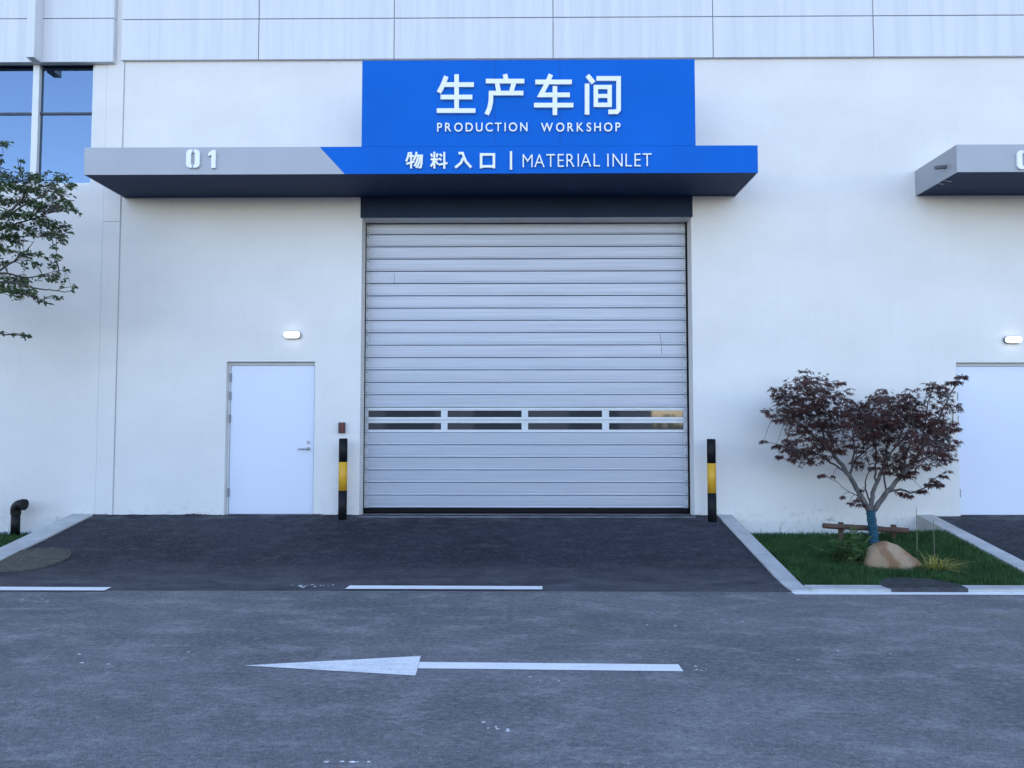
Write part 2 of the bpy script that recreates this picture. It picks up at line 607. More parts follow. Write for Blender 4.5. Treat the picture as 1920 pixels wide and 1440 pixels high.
for x0, x1 in ((KR1, KS0), (KL0 - 4.5, KL0)):
    m = MB()
    for j in range(25):
        for i in range(25):
            x_, y_ = lerp(x0, x1, i / 24), lerp(-2.66, .02, j / 24)
            m.v.append((x_, y_, lawn_z(y_, x_)))
    m.f = [(j * 25 + i, j * 25 + i + 1, j * 25 + i + 26, j * 25 + i + 25) for j in range(24) for i in range(24)]
    m.build('lawn_ground', M['soil'], smooth=True)['kind'] = 'structure'

# painted markings, sheets just above the asphalt


def marking(px, mat, name, label, z=.0035):
    pts = [G(a, b, z) for a, b in px]
    m = MB().add(pts, [tuple(range(len(pts)))])
    o = m.build(name, mat, road)
    o['label'] = label
    if o.data.polygons[0].normal.z < 0:
        o.data.flip_normals()
    return o


marking([(457, 1247.5), (779, 1266.5), (783, 1253), (789, 1229.8)], M['worn_paint'], 'arrow_head', 'long pointed white arrow head painted on the road')
marking([(787, 1241), (783.3, 1253), (1281.5, 1258.5), (1272, 1245.5)], M['paint'], 'arrow_shaft', 'straight white shaft of the painted road arrow')
marking([(-260, 1099), (-260, 1106), (196, 1107), (209, 1101)], M['paint'], 'edge_line', 'white dash at the foot of the ramp by the round mossy cover', .014)
marking([(647, 1104), (1017, 1105), (1017, 1099), (656, 1097.5)], M['paint'], 'edge_line', 'white dash across the foot of the ramp in front of the roller door', .014)
marking([(1478, 1107.5), (1492, 1114.5), (2300, 1116), (2300, 1108.5)], M['paint'], 'edge_line', 'unbroken white line along the kerb of the lawn')
MB().add([(-16, ROAD_Y - .012, .002), (KR0 + .1, ROAD_Y - .012, .002), (KR0 + .1, ROAD_Y + .0, .002), (-16, ROAD_Y + .0, .002)], [(0, 1, 2, 3)]) \
    .build('asphalt_seam', M['kerb'], road)
rng = random.Random(5)
m = MB()
for (cx, cy, n, sx, sy) in ((562, 1101, 12, 12, 2), (605, 1100, 8, 18, 2), (928, 1366, 7, 14, 6), (1305, 1252, 5, 12, 4), (1012, 1275, 4, 16, 3),
                            (30, 1122, 9, 40, 7), (1620, 1235, 3, 60, 8), (1290, 1170, 4, 50, 8), (220, 1236, 5, 60, 12), (640, 1428, 6, 30, 2)):
    for q_n in range(n):
        zz = .0022 + .00025 * q_n + (.013 if cy < 1104 else 0)
        p = G(cx + rng.gauss(0, sx), cy + rng.gauss(0, sy), .0025)
        k = rng.uniform(.004, .017)
        a0 = rng.random() * 6
        pts = [(p.x + k * 1.6 * rng.uniform(.5, 1) * math.cos(a0 + i * 1.257), p.y + k * rng.uniform(.5, 1) * math.sin(a0 + i * 1.257), zz) for i in range(5)]
        m.add(pts, [tuple(range(5))])
o = m.build('paint_flakes', M['worn_paint'], road)
o['kind'] = 'stuff'

# ---------------------------------------------------------------- the factory building
BX0, BX1, BTOP, BDEEP = -45, 45, 13.0, 22
hx = lambda px, py, Y=0: P(px, py, Y).x
hz = lambda px, py, Y=0: P(px, py, Y).z
OPX0, OPX1, OPZ1 = hx(677, 600), hx(1298, 600), hz(985, 408)       # roller door opening
D1X0, D1X1, D1Z1 = hx(425, 690), hx(592, 690), hz(500, 678)       # steel door
D1X0, D1X1 = hx(421.5, 850), hx(588.5, 850)
D2X0 = hx(1797, 830)
D2X1 = D2X0 + (D1X1 - D1X0)
WX1, WZ0, WZ1 = hx(176, 200), hz(100, 346), hz(100, 112)
WX0 = WX1 - 3.6
building = thing('factory_building', (0, 0, 0), 'long white plastered factory hall with pale cladding along its top', 'building')


def wall_holes(x0, x1, z0, z1, holes, depth):
    xs = sorted({x0, x1, *[h[0] for h in holes], *[h[1] for h in holes]})
    zs = sorted({z0, z1, *[h[2] for h in holes], *[h[3] for h in holes]})
    m = MB()
    idx = {}

    def vid(x, y, z):
        k = (round(x, 5), y, round(z, 5))
        if k not in idx:
            idx[k] = len(m.v)
            m.v.append((x, y, z))
        return idx[k]
    for i in range(len(xs) - 1):
        for j in range(len(zs) - 1):
            cx, cz = (xs[i] + xs[i + 1]) / 2, (zs[j] + zs[j + 1]) / 2
            if any(h[0] < cx < h[1] and h[2] < cz < h[3] for h in holes):
                continue
            a, b, c_, d = xs[i], xs[i + 1], zs[j], zs[j + 1]
            m.f.append((vid(a, 0, c_), vid(b, 0, c_), vid(b, 0, d), vid(a, 0, d)))
    for (a, b, c_, d) in holes:
        v = [(a, 0, c_), (b, 0, c_), (b, 0, d), (a, 0, d), (a, depth, c_), (b, depth, c_), (b, depth, d), (a, depth, d)]
        m.add(v, [(0, 1, 5, 4), (1, 2, 6, 5), (2, 3, 7, 6), (3, 0, 4, 7)])
    return m


RECESS = .29
CLZ = hz(960, 109, -.05)                                            # lower edge of the cladding
wm = wall_holes(BX0, BX1, -.2, BTOP, [(OPX0, OPX1, .2, OPZ1), (D1X0, D1X1, .2, D1Z1), (D2X0, D2X1, .2, D1Z1 - .02), (WX0, WX1, WZ0, WZ1)], RECESS)
wm.build('wall', M['plaster'], building)
m = MB()
m.add([(BX0, 0, -.2), (BX0, BDEEP, -.2), (BX0, BDEEP, BTOP), (BX0, 0, BTOP)], [(0, 3, 2, 1)])
m.add([(BX1, 0, -.2), (BX1, BDEEP, -.2), (BX1, BDEEP, BTOP), (BX1, 0, BTOP)], [(0, 1, 2, 3)])
m.add([(BX0, BDEEP, -.2), (BX1, BDEEP, -.2), (BX1, BDEEP, BTOP), (BX0, BDEEP, BTOP)], [(3, 2, 1, 0)])
m.build('outer_wall', M['plaster'], building)
MB().box(BX0 - .1, BX1 + .1, -.15, BDEEP + .1, BTOP + .002, BTOP + .25).build('roof', M['roof'], building)
# dark lintel over the roller door
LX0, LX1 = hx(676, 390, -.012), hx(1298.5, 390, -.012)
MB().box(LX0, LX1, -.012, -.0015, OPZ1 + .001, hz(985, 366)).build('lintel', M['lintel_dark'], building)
# upper cladding panels
SEAM = hz(960, 33, -.05)
joints = [hx(p, 72, -.05) for p in (227, 485, 739, 1037, 1337, 1638)]
step = joints[-1] - joints[-2]
joints += [joints[-1] + step * k for k in range(1, 5)]
for i in range(len(joints) - 1):
    a, b = joints[i] + .006, joints[i + 1] - .006
    for z0, z1 in ((CLZ, SEAM - .006), (SEAM + .006, SEAM + 1.5), (SEAM + 1.512, SEAM + 3.0), (SEAM + 3.012, BTOP)):
        MB().box(a, b, -.05, -.004, z0, z1).build('cladding_panel', M['cladding'], building, bevel=.004)
MB().box(joints[0], joints[-1], -.018, -.0015, CLZ + .012, BTOP - .01).build('panel_joint', M['gap'], building)
# left cladding block over the window bay, standing further out
LBX1 = hx(214, 60, -.085)
LSEAM, LCLZ = hz(140, 34.5, -.085), hz(140, 116, -.085)
lj = [LBX1, hx(58, 70, -.085)]
lj += [lj[-1] - 1.35 * k for k in range(1, 9)]
for i in range(len(lj) - 1):
    a, b = lj[i + 1] + .005, lj[i] - .005
    for z0, z1 in ((LCLZ, LSEAM - .006), (LSEAM + .006, LSEAM + 1.5), (LSEAM + 1.512, BTOP)):
        MB().box(a, b, -.085, -.004, z0, z1).build('cladding_panel', M['cladding'], building, bevel=.004)
MB().box(lj[-1], lj[0] - .012, -.06, -.0015, LCLZ + .01, BTOP - .01).build('panel_joint', M['gap'], building)
fx0, fx1 = hx(49, 90, -.27), hx(64, 90, -.27)
MB().box(fx0, fx1, -.27, -.087, hz(58, 107, -.27), BTOP).build('cladding_fin', M['cladding'], building, bevel=.005)
# flat pilaster strip, movement joint to its right, drawn shadow line to its left
px0, px1 = hx(191, 500, -.012), hx(222.5, 500, -.012)
m = MB()
zj = hz(205, 416)
m.box(px0, px1, -.012, -.001, .2, zj - .004)
m.box(px0, px1, -.012, -.001, zj + .004, CLZ - .003)
m.build('pilaster', M['plaster'], building, bevel=.003)
MB().box(px1 + .001, px1 + .011, -.004, -.001, .2, CLZ - .003).build('joint_shadow_strip', M['gap'], building)
MB().box(px0 - .009, px0 - .001, -.003, -.001, .2, CLZ - .003).build('joint_shadow_strip', M['cap_metal'], building)  # seam strip widened and greyed to draw the pilaster's shadow line
# pale skirting where the lawn meets the wall
for a, b in ((KR1 + .02, KS0), (KL0 - 4.4, KL0)):
    MB().box(a, b, -.02, -.001, lawn_z(0) - .05, lawn_z(0) + .035).build('skirting', M['skirting'], building, bevel=.004)
# window bay: frame, glass, dark transom
WD = .045
ZT = hz(100, 213, WD)
mx0, mx1 = hx(57, 250, WD - .06), hx(69, 250, WD - .06)
m = MB()
m.box(WX0 + .001, WX1 - .001, WD - .02, WD + .05, WZ1 - .06, WZ1 - .001)
m.box(WX0 + .001, WX1 - .001, WD - .02, WD + .05, WZ0 + .001, WZ0 + .03)
m.box(WX1 - .04, WX1 - .001, WD - .02, WD + .05, WZ0 + .031, WZ1 - .061)
m.box(WX0 + .001, WX0 + .04, WD - .02, WD + .05, WZ0 + .031, WZ1 - .061)
mull = [(mx0, mx1), (mx0 - 1.36, mx1 - 1.36)]
for a, b in mull:
    m.box(a, b, WD - .045, WD + .05, WZ0 + .031, WZ1 - .061)
win = m.build('window', M['frame_white'], building, bevel=.003)
cells = [(mull[0][1], WX1 - .04), (mull[1][1], mull[0][0]), (WX0 + .04, mull[1][0])]
for a, b in cells:
    MB().box(a + .001, b - .001, WD - .006, WD + .04, ZT - .016, ZT + .016).build('transom', M['frame_dark'], win)
    MB().box(a + .001, b - .001, WD + .0, WD + .03, WZ1 - .07, WZ1 - .0615).build('transom', M['frame_dark'], win)
    for z0, z1 in ((WZ0 + .032, ZT - .017), (ZT + .017, WZ1 - .0705)):
        MB().box(a + .001, b - .001, WD + .012, WD + .018, z0, z1).build('pane', M['glass'], win)
# the room behind the glass
m = MB()
m.add([(WX0 - .3, 3, WZ0 - .9), (WX1 + .3, 3, WZ0 - .9), (WX1 + .3, 3, WZ1 + .2), (WX0 - .3, 3, WZ1 + .2)], [(0, 1, 2, 3)])
m.add([(WX0 - .3, RECESS, WZ0 - .9), (WX1 + .3, RECESS, WZ0 - .9), (WX1 + .3, 3, WZ0 - .9), (WX0 - .3, 3, WZ0 - .9)], [(0, 1, 2, 3)])
m.add([(WX0 - .3, RECESS, WZ1 + .2), (WX1 + .3, RECESS, WZ1 + .2), (WX1 + .3, 3, WZ1 + .2), (WX0 - .3, 3, WZ1 + .2)], [(0, 1, 2, 3)])
m.add([(WX1 + .3, RECESS, WZ0 - .9), (WX1 + .3, 3, WZ0 - .9), (WX1 + .3, 3, WZ1 + .2), (WX1 + .3, RECESS, WZ1 + .2)], [(0, 1, 2, 3)])
m.build('room_lining', M['room'], building)
m = MB()
m.box(hx(143, 200, .3), WX1 + .02, .34, .37, ZT + .05, WZ1 + .05)
m.box(hx(78, 250, .3), hx(140, 250, .3), .34, .37, WZ0 - .02, hz(100, 279, .3))
m.box(hx(141, 250, .3), hx(154, 250, .3), .33, .36, WZ0 - .02, ZT - .02)
m.box(hx(-120, 250, .3), hx(50, 250, .3), .34, .37, WZ0 - .02, hz(100, 278, .3))
m.build('blind', M['blind'], building)
# ceiling light box seen behind the glass
MB().box(hx(80, 130, .45), hx(95, 130, .45), .4, .6, hz(80, 136, .45), WZ1 + .1).build('ceiling_box', M['frame_dark'], building)

# asphalt dragged up against the foot of the wall, a ragged lip
rng = random.Random(9)
m = MB()
for xa, xb in ((KL1, D1X0), (D1X1, OPX0), (OPX1, KR0)):
    n = int((xb - xa) / .012)
    for i in range(n + 1):
        x_ = lerp(xa, xb, i / n)
        hgt = .007 + .016 * max(0, noise.noise((x_ * 3, 7, 1)) + .35) + .012 * max(0, noise.noise((x_ * 24, 2, 5)))
        dp = .03 + .035 * abs(noise.noise((x_ * 6, 1, 9)))
        z_ = ramp_z(0)
        m.v += [(x_, -dp, z_ - .012), (x_, -dp * .4, z_ + hgt * .8), (x_, -.0025, z_ + hgt)]
        if i:
            k = len(m.v) - 3
            m.f += [(k - 3, k, k + 1, k - 2), (k - 2, k + 1, k + 2, k - 1)]
o = m.build('asphalt_lip', M['ramp'], main_ramp)

# ---------------------------------------------------------------- roller door
roller = thing('roller_door', ((OPX0 + OPX1) / 2, RECESS, RZ1), 'wide grey aluminium roller door with two rows of dark window strips', 'roller door')
DY = RECESS
RX0, RX1 = hx(685, 700, DY), hx(1287.5, 700, DY)
ZB, ZTOP = hz(985, 953, DY), OPZ1 - .012
pitch = (hz(985, 440, DY) - ZB) / 22
W0 = [(-1, 0)]


def slat(z0, z1, window=False):
    m = MB()
    h = z1 - z0
    # profile (y offset, z): dark gap, sloping lip, groove, flat body
    if not window:
        prof = [(.045, 0), (.045, .0078), (.004, .0083), (-.0015, .013), (-.0005, .024), (.002, .035), (.0035, .036), (.0035, .038), (.0004, .039), (0, .045), (0, h - .006), (.002, h - .001), (.045, h - .0005)]
        vs = [(x, DY + a, z0 + z) for x in (RX0, RX1) for a, z in prof]
        n = len(prof)
        m.add(vs, [(i, n + i, n + i + 1, i + 1) for i in range(n - 1)] + [tuple(range(n - 1, -1, -1)), tuple(range(n, 2 * n))])
        return m.build('slat', M['slat'], roller)
    g = .005
    lo, hi = z0 + .042, z1 - .042
    posts = [RX0, hx(687.5, 786, DY), hx(827, 786, DY), hx(839, 786, DY), hx(978, 786, DY), hx(990, 786, DY), hx(1129, 786, DY), hx(1142, 786, DY), hx(1281.5, 786, DY), RX1]
    m.box(RX0, RX1, DY, DY + .03, z0 + g, lo - .012)
    m.box(RX0, RX1, DY + .008, DY + .03, lo - .0119, lo)
    m.box(RX0, RX1, DY, DY + .03, hi + .012, z1 - .001)
    m.box(RX0, RX1, DY + .006, DY + .03, hi, hi + .0119)
    for a, b in zip(posts[0::2], posts[1::2]):
        m.box(a, b, DY + .003, DY + .03, lo + .0005, hi - .0005)
    s = m.build('slat', M['window_rail'], roller)
    s['label'] = 'slat holding a row of four dark window strips'
    for a, b in zip(posts[1::2], posts[2::2]):
        MB().box(a + .001, b - .001, DY + .016, DY + .022, lo + .001, hi - .001).build('pane', M['acrylic'], s)
    return s


zs = [ZB + pitch * k for k in range(23)]
edges = list(zip(zs[:-1], zs[1:])) + [(zs[-1], ZTOP)]
cw = .052
for k, (a, b) in enumerate(edges):
    s = slat(a, b, k in (6, 7))
    for x0, x1 in ((RX0 + .001, RX0 + cw), (RX1 - cw, RX1 - .001)):
        c_ = MB().box(x0, x1, DY - .007, DY - .0045, a + .009, b - .004).build('end_cap', M['cap_metal'], s)
        m = MB()
        for zz in (a + .035, b - .03):
            m.tube([((x0 + x1) / 2, DY - .0072, zz), ((x0 + x1) / 2, DY - .011, zz)], .008, 8)
        m.build('screw', M['screw'], s)
for (ax, ay, bx_, by_) in ((740, 512, 739, 534), (1238, 625, 1241, 664)):
    p0, p1 = P(ax, ay, DY - .003), P(bx_, by_, DY - .003)
    MB().tube([p0, (p0 + p1) / 2 + Vector((.002, 0, 0)), p1], .0022, 5).build('scratch', M['screw'], roller)
MB().box(RX0, RX1, DY - .012, DY + .03, hz(985, 961.5, DY), ZB + .002).build('bottom_seal', M['rubber'], roller, bevel=.008)
for a, b in ((hx(681.5, 700, DY - .03), RX0 - .004), (RX1 + .004, hx(1291.5, 700, DY - .03))):
    MB().box(a, b, DY - .03, DY + .06, .3, OPZ1 - .001).build('guide_rail', M['rail_black'], roller, bevel=.003)
for a, b in ((OPX0 + .001, hx(681, 700, DY - .02)), (hx(1292, 700, DY - .02), OPX1 - .001)):
    MB().box(a, b, DY - .02, DY + .06, .3, OPZ1 - .001).build('jamb_trim', M['reveal'], roller)
MB().box(OPX0 - .2, OPX1 + .2, DY + .07, DY + .1, .1, OPZ1 + .3).build('backing_sheet', M['rail_black'], roller)
# concrete threshold
zt = hz(985, 963.5, DY - .02)
MB().hexa([(OPX0 + .001, -.09, RZ1 - .06), (OPX1 - .001, -.09, RZ1 - .06), (OPX1 - .001, DY + .05, .2), (OPX0 + .001, DY + .05, .2),
           (OPX0 + .001, -.09, RZ1 - .004), (OPX1 - .001, -.09, RZ1 - .004), (OPX1 - .001, DY + .05, zt), (OPX0 + .001, DY + .05, zt)]) \
    .build('door_sill', M['sill'])['kind'] = 'structure'

# ---------------------------------------------------------------- steel doors


def steel_door(x0, x1, zt_, label):
    t = thing('steel_door', ((x0 + x1) / 2, .1, RZ1), label, 'door', 'white steel side doors')
    z0 = RZ1 - .01
    m = MB()
    m.box(x0 + .001, x0 + .035, .075, .16, z0, zt_ - .001)
    m.box(x1 - .02, x1 - .001, .075, .16, z0, zt_ - .001)
    m.box(x0 + .0351, x1 - .0201, .075, .16, zt_ - .045, zt_ - .001)
    m.box(x0 + .0351, x1 - .0201, .075, .16, z0, z0 + .012)
    m.build('door_frame', M['door_frame'], t, bevel=.003)
    a, b, zl0, zl1 = x0 + .04, x1 - .024, z0 + .02, zt_ - .05
    leaf = MB().box(a, b, .08, .13, zl0, zl1).build('door_leaf', M['door_white'], t, bevel=.004)
    MB().box(x0 + .0355, x1 - .0205, .12, .165, z0 + .0125, zt_ - .0455).build('rebate', M['rubber'], t)
    hgt = zl1 - zl0
    for fz in (.92, .795, .64, .145):
        MB().tube([(a - .004, .068, zl0 + hgt * (fz - .028)), (a - .004, .068, zl0 + hgt * (fz + .028))], .0145, 10).build('hinge', M['hinge'], leaf, smooth=False)
    hxp = b - .075
    for dz, kind in ((1.0, 'handle'), (1.09, 'lock')):
        zc = z0 + dz - .07
        m = MB()
        m.tube([(hxp, .079, zc), (hxp, .066, zc)], .027 if kind == 'handle' else .022, 18)
        if kind == 'handle':
            m.tube([(hxp, .067, zc), (hxp, .03, zc)], .011, 10)
            m.tube([(hxp + .008, .03, zc), (hxp - .04, .027, zc + .001), (hxp - .09, .028, zc - .001), (hxp - .135, .034, zc - .004)], [.012, .011, .010, .009], 10)
        else:
            m.box(hxp - .004, hxp + .004, .0635, .0655, zc - .011, zc + .011)
        m.build(kind, M['steel'], leaf, smooth=False)
    return t


steel_door(D1X0, D1X1, D1Z1, 'white steel door with lever handle between the left bollard and the pilaster strip')
steel_door(D2X0, D2X1, D1Z1 - .02, 'plain white steel door behind the tips of the dark red maple, cut by the right edge')

# ---------------------------------------------------------------- canopies
CY = -1.03
CZ0, CZ1 = hz(980, 324.5, CY), hz(980, 274, CY)
C1X0, C1X1 = hx(158, 300, CY), hx(1421, 300, CY)


def canopy(x0, x1, label):
    t = thing('canopy', ((x0 + x1) / 2, 0, CZ0), label, 'canopy', 'canopies over the gates')
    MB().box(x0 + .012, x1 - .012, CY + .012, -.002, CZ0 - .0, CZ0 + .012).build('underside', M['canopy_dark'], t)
    MB().box(x0 + .012, x1 - .012, CY + .012, -.002, CZ1 - .05, CZ1 - .02).build('top_sheet', M['canopy_grey'], t)
    for a, b in ((x0, x0 + .0115), (x1 - .0115, x1)):
        MB().box(a, b, CY + .012, -.002, CZ0 - .004, CZ1).build('side_panel', M['canopy_grey'], t)
    return t


def spout(t, x, s, y, z, ln=.09, r=.024):
    MB().tube([(x, y, z), (x + s * ln * .5, y, z - .002), (x + s * ln, y, z - .012)], r, 12).build('drain_spout', M['spout'], t)


can1 = canopy(C1X0, C1X1, 'long flat canopy over the roller door, grey at one end and blue at the other')
# front fascia: grey from its end to a slanting cut, blue beyond
sa, sb = P(599, 276, CY), P(646, 325, CY)
MB().prism([(C1X0, CZ0 - .004), (sb.x, CZ0 - .004), (sa.x, CZ1), (C1X0, CZ1)], CY, CY + .011).build('fascia', M['canopy_grey'], can1)
MB().prism([(sb.x + .001, CZ0 - .004), (C1X1, CZ0 - .004), (C1X1, CZ1), (sa.x + .001, CZ1)], CY, CY + .011).build('fascia', M['sign_blue'], can1)['label'] = 'blue length of the fascia'
spout(can1, C1X1, 1, CY + .2, hz(1423, 317, CY + .2), .05, .02)
spout(can1, C1X0, -1, CY + .12, hz(155, 314, CY + .12), .03, .014)
c2x0 = hx(1794, 300, CY)
can2 = canopy(c2x0, c2x0 + 8.4, 'grey flat canopy end with a drain spout, cut by the right edge of the photo')
MB().prism([(c2x0, CZ0 - .004), (c2x0 + 8.4, CZ0 - .004), (c2x0 + 8.4, CZ1), (c2x0, CZ1)], CY, CY + .011).build('fascia', M['canopy_grey'], can2)
zsp = hz(1772, 313, CY + .25)
spout(can2, c2x0, -1, CY + .25, zsp, .14, .028)
m = MB()
m.tube([(c2x0 + .02, CY + .33, CZ0 - .004), (c2x0 + .12, CY + .34, CZ0 - .02)], .006, 6)
m.build('wire_end', M['cap_metal'], can2)
m = MB()
m.tube([(c2x0 + .0, CY + .46, CZ0 - .004), (c2x0 + .08, CY + .46, CZ0 - .018)], .006, 6)
m.build('wire_end', M['cap_metal'], can2)

# ---------------------------------------------------------------- sign board and lettering
SX0, SX1 = hx(678.5, 190, CY - .004), hx(1303.5, 190, CY - .004)
SZ1 = hz(985, 112.5, CY)
sign = thing('sign_board', ((SX0 + SX1) / 2, CY, CZ0), 'tall bright blue sign board standing on the canopy with white raised lettering', 'sign')
MB().box(SX0, SX1, CY - .003, CY + .11, CZ1 - .002, SZ1).build('board', M['sign_blue'], sign, bevel=.004)
# backing struts between the board and the wall
m = MB()
for x in (SX0 + .3, (SX0 + SX1) / 2, SX1 - .3):
    m = MB()
    m.box(x - .03, x + .03, CY + .112, -.003, SZ1 - .35, SZ1 - .29)
    m.box(x - .03, x + .03, CY + .112, CY + .17, CZ1 + .0, SZ1 - .352)
    m.build('strut', M['spout'], sign)
# sheet seams of the board, hair-fine grooves
m = MB()
for px in (928, 1050):
    x = hx(px, 200, CY)
    m = MB()
    m.box(x - .0015, x + .0015, CY - .0042, CY - .0031, CZ1 + .01, SZ1 - .01)
    m.build('board_seam', M['lintel_dark'], sign)
LY0 = CY - .038                                                     # front face of the big letters


def stroke_poly(pts, wd):                                          # flat-ended brush stroke with mitred bends
    pts = [Vector((p[0], p[1])) for p in pts]
    L, Rr = [], []
    for i, p in enumerate(pts):
        d0 = (pts[i] - pts[i - 1]).normalized() if i else None
        d1 = (pts[i + 1] - pts[i]).normalized() if i < len(pts) - 1 else None
        if d0 is None or d1 is None:
            d = d1 or d0
            nn = Vector((-d.y, d.x))
            k = wd / 2
        else:
            n0, n1 = Vector((-d0.y, d0.x)), Vector((-d1.y, d1.x))
            nn = (n0 + n1).normalized()
            k = wd / 2 / max(.4, nn.dot(n0))
        L.append(p + nn * k)
        Rr.append(p - nn * k)
    return [(q.x, q.y) for q in L + Rr[::-1]]


def character(strokes, wd, ox, oy, sc, y_front, y_back, parent, label, yoff=0):
    m = MB()
    for i, st in enumerate(strokes):
        w_ = wd
        if isinstance(st, tuple):
            st, w_ = st
        poly = stroke_poly(st, w_)
        pts = []
        for a, b in poly:
            p = P(ox + a * sc, oy + b * sc, y_front)
            pts.append((p.x, p.z))
        m.prism(pts, y_front + .0006 * i, y_back)
    o = m.build('character', M['letter_white'], parent)
    o['label'] = label
    return o


Z3 = 390 / 1920
sheng = [[(180, 112), (160, 168), (138, 215), (112, 262)], [(152, 189), (436, 189)], [(128, 304), (421, 304)], [(93, 429), (450, 429)], [(276, 94), (276, 428)]]
chan = [[(722, 94), (734, 138)], [(546, 157), (902, 157)], [(650, 172), (664, 250)], [(805, 172), (782, 250)], [(893, 267), (594, 267), (592, 345), (578, 410), (553, 464)]]
che = [[(1003, 165), (1340, 165)], [(1146, 95), (1110, 180), (1053, 284), (1322, 284)], [(991, 379), (1355, 379)], [(1184, 203), (1184, 470)]]
jian = [[(1484, 104), (1541, 172)], [(1481, 180), (1481, 466)], [(1568, 132), (1772, 132), (1772, 420), (1755, 440), (1678, 441)],
        ([(1562, 192), (1562, 395)], 40), ([(1690, 192), (1690, 395)], 40), ([(1562, 211), (1690, 211)], 38), ([(1562, 293), (1690, 293)], 36), ([(1562, 376), (1690, 376)], 40)]
for st, lb in ((sheng, 'large raised white character for birth'), (chan, 'large raised white character for produce'),
               (che, 'large raised white character for vehicle'), (jian, 'large raised white character for room')):
    character(st, 42, 800, 120, Z3, LY0, CY - .004, sign, lb)
# small characters on the canopy fascia, in units of the 1920 px close-up
Z4 = 660 / 1920
wu = [[(311, 568), (303, 600), (295, 618)], [(303, 589), (338, 589)], [(322, 567), (322, 657)], [(296, 632), (340, 618)],
      [(352, 566), (346, 590), (336, 612)], [(350, 586), (381, 586), (379, 630), (374, 650), (362, 651)], [(361, 590), (352, 622), (340, 643)], [(373, 590), (366, 625), (350, 653)]]
liao = [[(449, 566), (449, 657)], [(429, 607), (471, 607)], [(431, 576), (438, 594)], [(467, 574), (461, 594)], [(447, 610), (440, 630), (429, 645)], [(451, 610), (460, 622), (470, 634)],
        [(503, 566), (503, 658)], [(478, 577), (490, 589)], [(474, 600), (487, 611)], [(472, 636), (520, 626)]]
ru = [[(581, 573), (604, 573), (609, 590), (622, 620), (650, 651)], [(606, 600), (594, 626), (563, 652)]]
kou = [[(704, 573), (704, 656)], [(774, 573), (774, 656)], [(704, 580), (774, 580)], [(704, 645), (774, 645)]]
for st, wd, lb in ((wu, 10.5, 'small white character for thing'), (liao, 10.5, 'small white character for material'), (ru, 13, 'small white character for enter'), (kou, 13.5, 'small white character for mouth')):
    character(st, wd, 660, 90, Z4, CY - .03, CY - .001, can1, lb)
m = MB()
a, b = P(956, 283.5, CY - .03), P(960.2, 318, CY - .03)
m.box(a.x, b.x, CY - .03, CY - .001, b.z, a.z)
m.build('divider_bar', M['letter_white'], can1)


def glyph(ch, off):
    cu = bpy.data.curves.new('glyph', 'FONT')
    cu.body = ch
    cu.size = 1
    cu.offset = off
    cu.extrude = .5
    cu.resolution_u = 6
    ob = bpy.data.objects.new('glyph', cu)
    COL.objects.link(ob)
    dg = bpy.context.evaluated_depsgraph_get()
    me = bpy.data.meshes.new_from_object(ob.evaluated_get(dg))
    vs = [tuple(v.co) for v in me.vertices]
    fs = [tuple(p.vertices) for p in me.polygons]
    bpy.data.objects.remove(ob)
    bpy.data.curves.remove(cu)
    bpy.data.meshes.remove(me)
    return vs, fs


def word(text, px0, px1, pt, pb, off, parent, yf, yb, xs=.88, rise=0.):
    """cap letters spread between two photo columns on the sign's plane"""
    a, b = P(px0, pb, yf), P(px1, pb, yf)
    H = P(px0, pt, yf).z - a.z
    gl_ = []
    for ch in text:
        vs, fs = glyph(ch, off)
        vs = [(v[0] * xs, v[1], v[2]) for v in vs]
        x0, x1 = min(v[0] for v in vs), max(v[0] for v in vs)
        gl_.append((ch, vs, fs, x0, x1))
    ref = glyph('H', off)[0]
    hz0, hz1 = min(v[1] for v in ref), max(v[1] for v in ref)
    sc = H / (hz1 - hz0)
    tot = sum((g_[4] - g_[3]) * sc for g_ in gl_)
    gap = (b.x - a.x - tot) / (len(text) - 1)
    tight = {('A', 'T'): -.5, ('T', 'E'): 0, ('M', 'A'): -.5, ('I', 'A'): -.4, ('L', 'E'): -.1, ('E', 'T'): -.4, ('R', 'I'): .3, ('I', 'N'): .4, ('C', 'T'): -.3}
    adj = [tight.get((text[i], text[i + 1]), 0) * gap * .8 for i in range(len(text) - 1)]
    mean = sum(adj) / len(adj)
    x = a.x
    for i, (ch, vs, fs, x0, x1) in enumerate(gl_):
        zz = a.z + rise * (x - a.x)
        pts = [(x + (v[0] - x0) * sc, lerp(yb, yf, v[2] + .5), zz + (v[1] - hz0) * sc) for v in vs]
        MB().add(pts, fs).build('letter', M['letter_white'], parent)
        x += (x1 - x0) * sc + gap + (adj[i] - mean if i < len(adj) else 0)


word('PRODUCTION', 819.5, 989, 230.3, 246.6, .008, sign, CY - .028, CY - .004)
word('WORKSHOP', 1014.5, 1163.5, 230.3, 246.6, .008, sign, CY - .028, CY - .004)
word('MATERIAL', 980, 1125, 289.5, 313.5, -.012, can1, CY - .028, CY - .001, .82, rise=.008)
word('INLET', 1139, 1222, 288.3, 312.3, -.012, can1, CY - .028, CY - .001, .82, rise=.008)


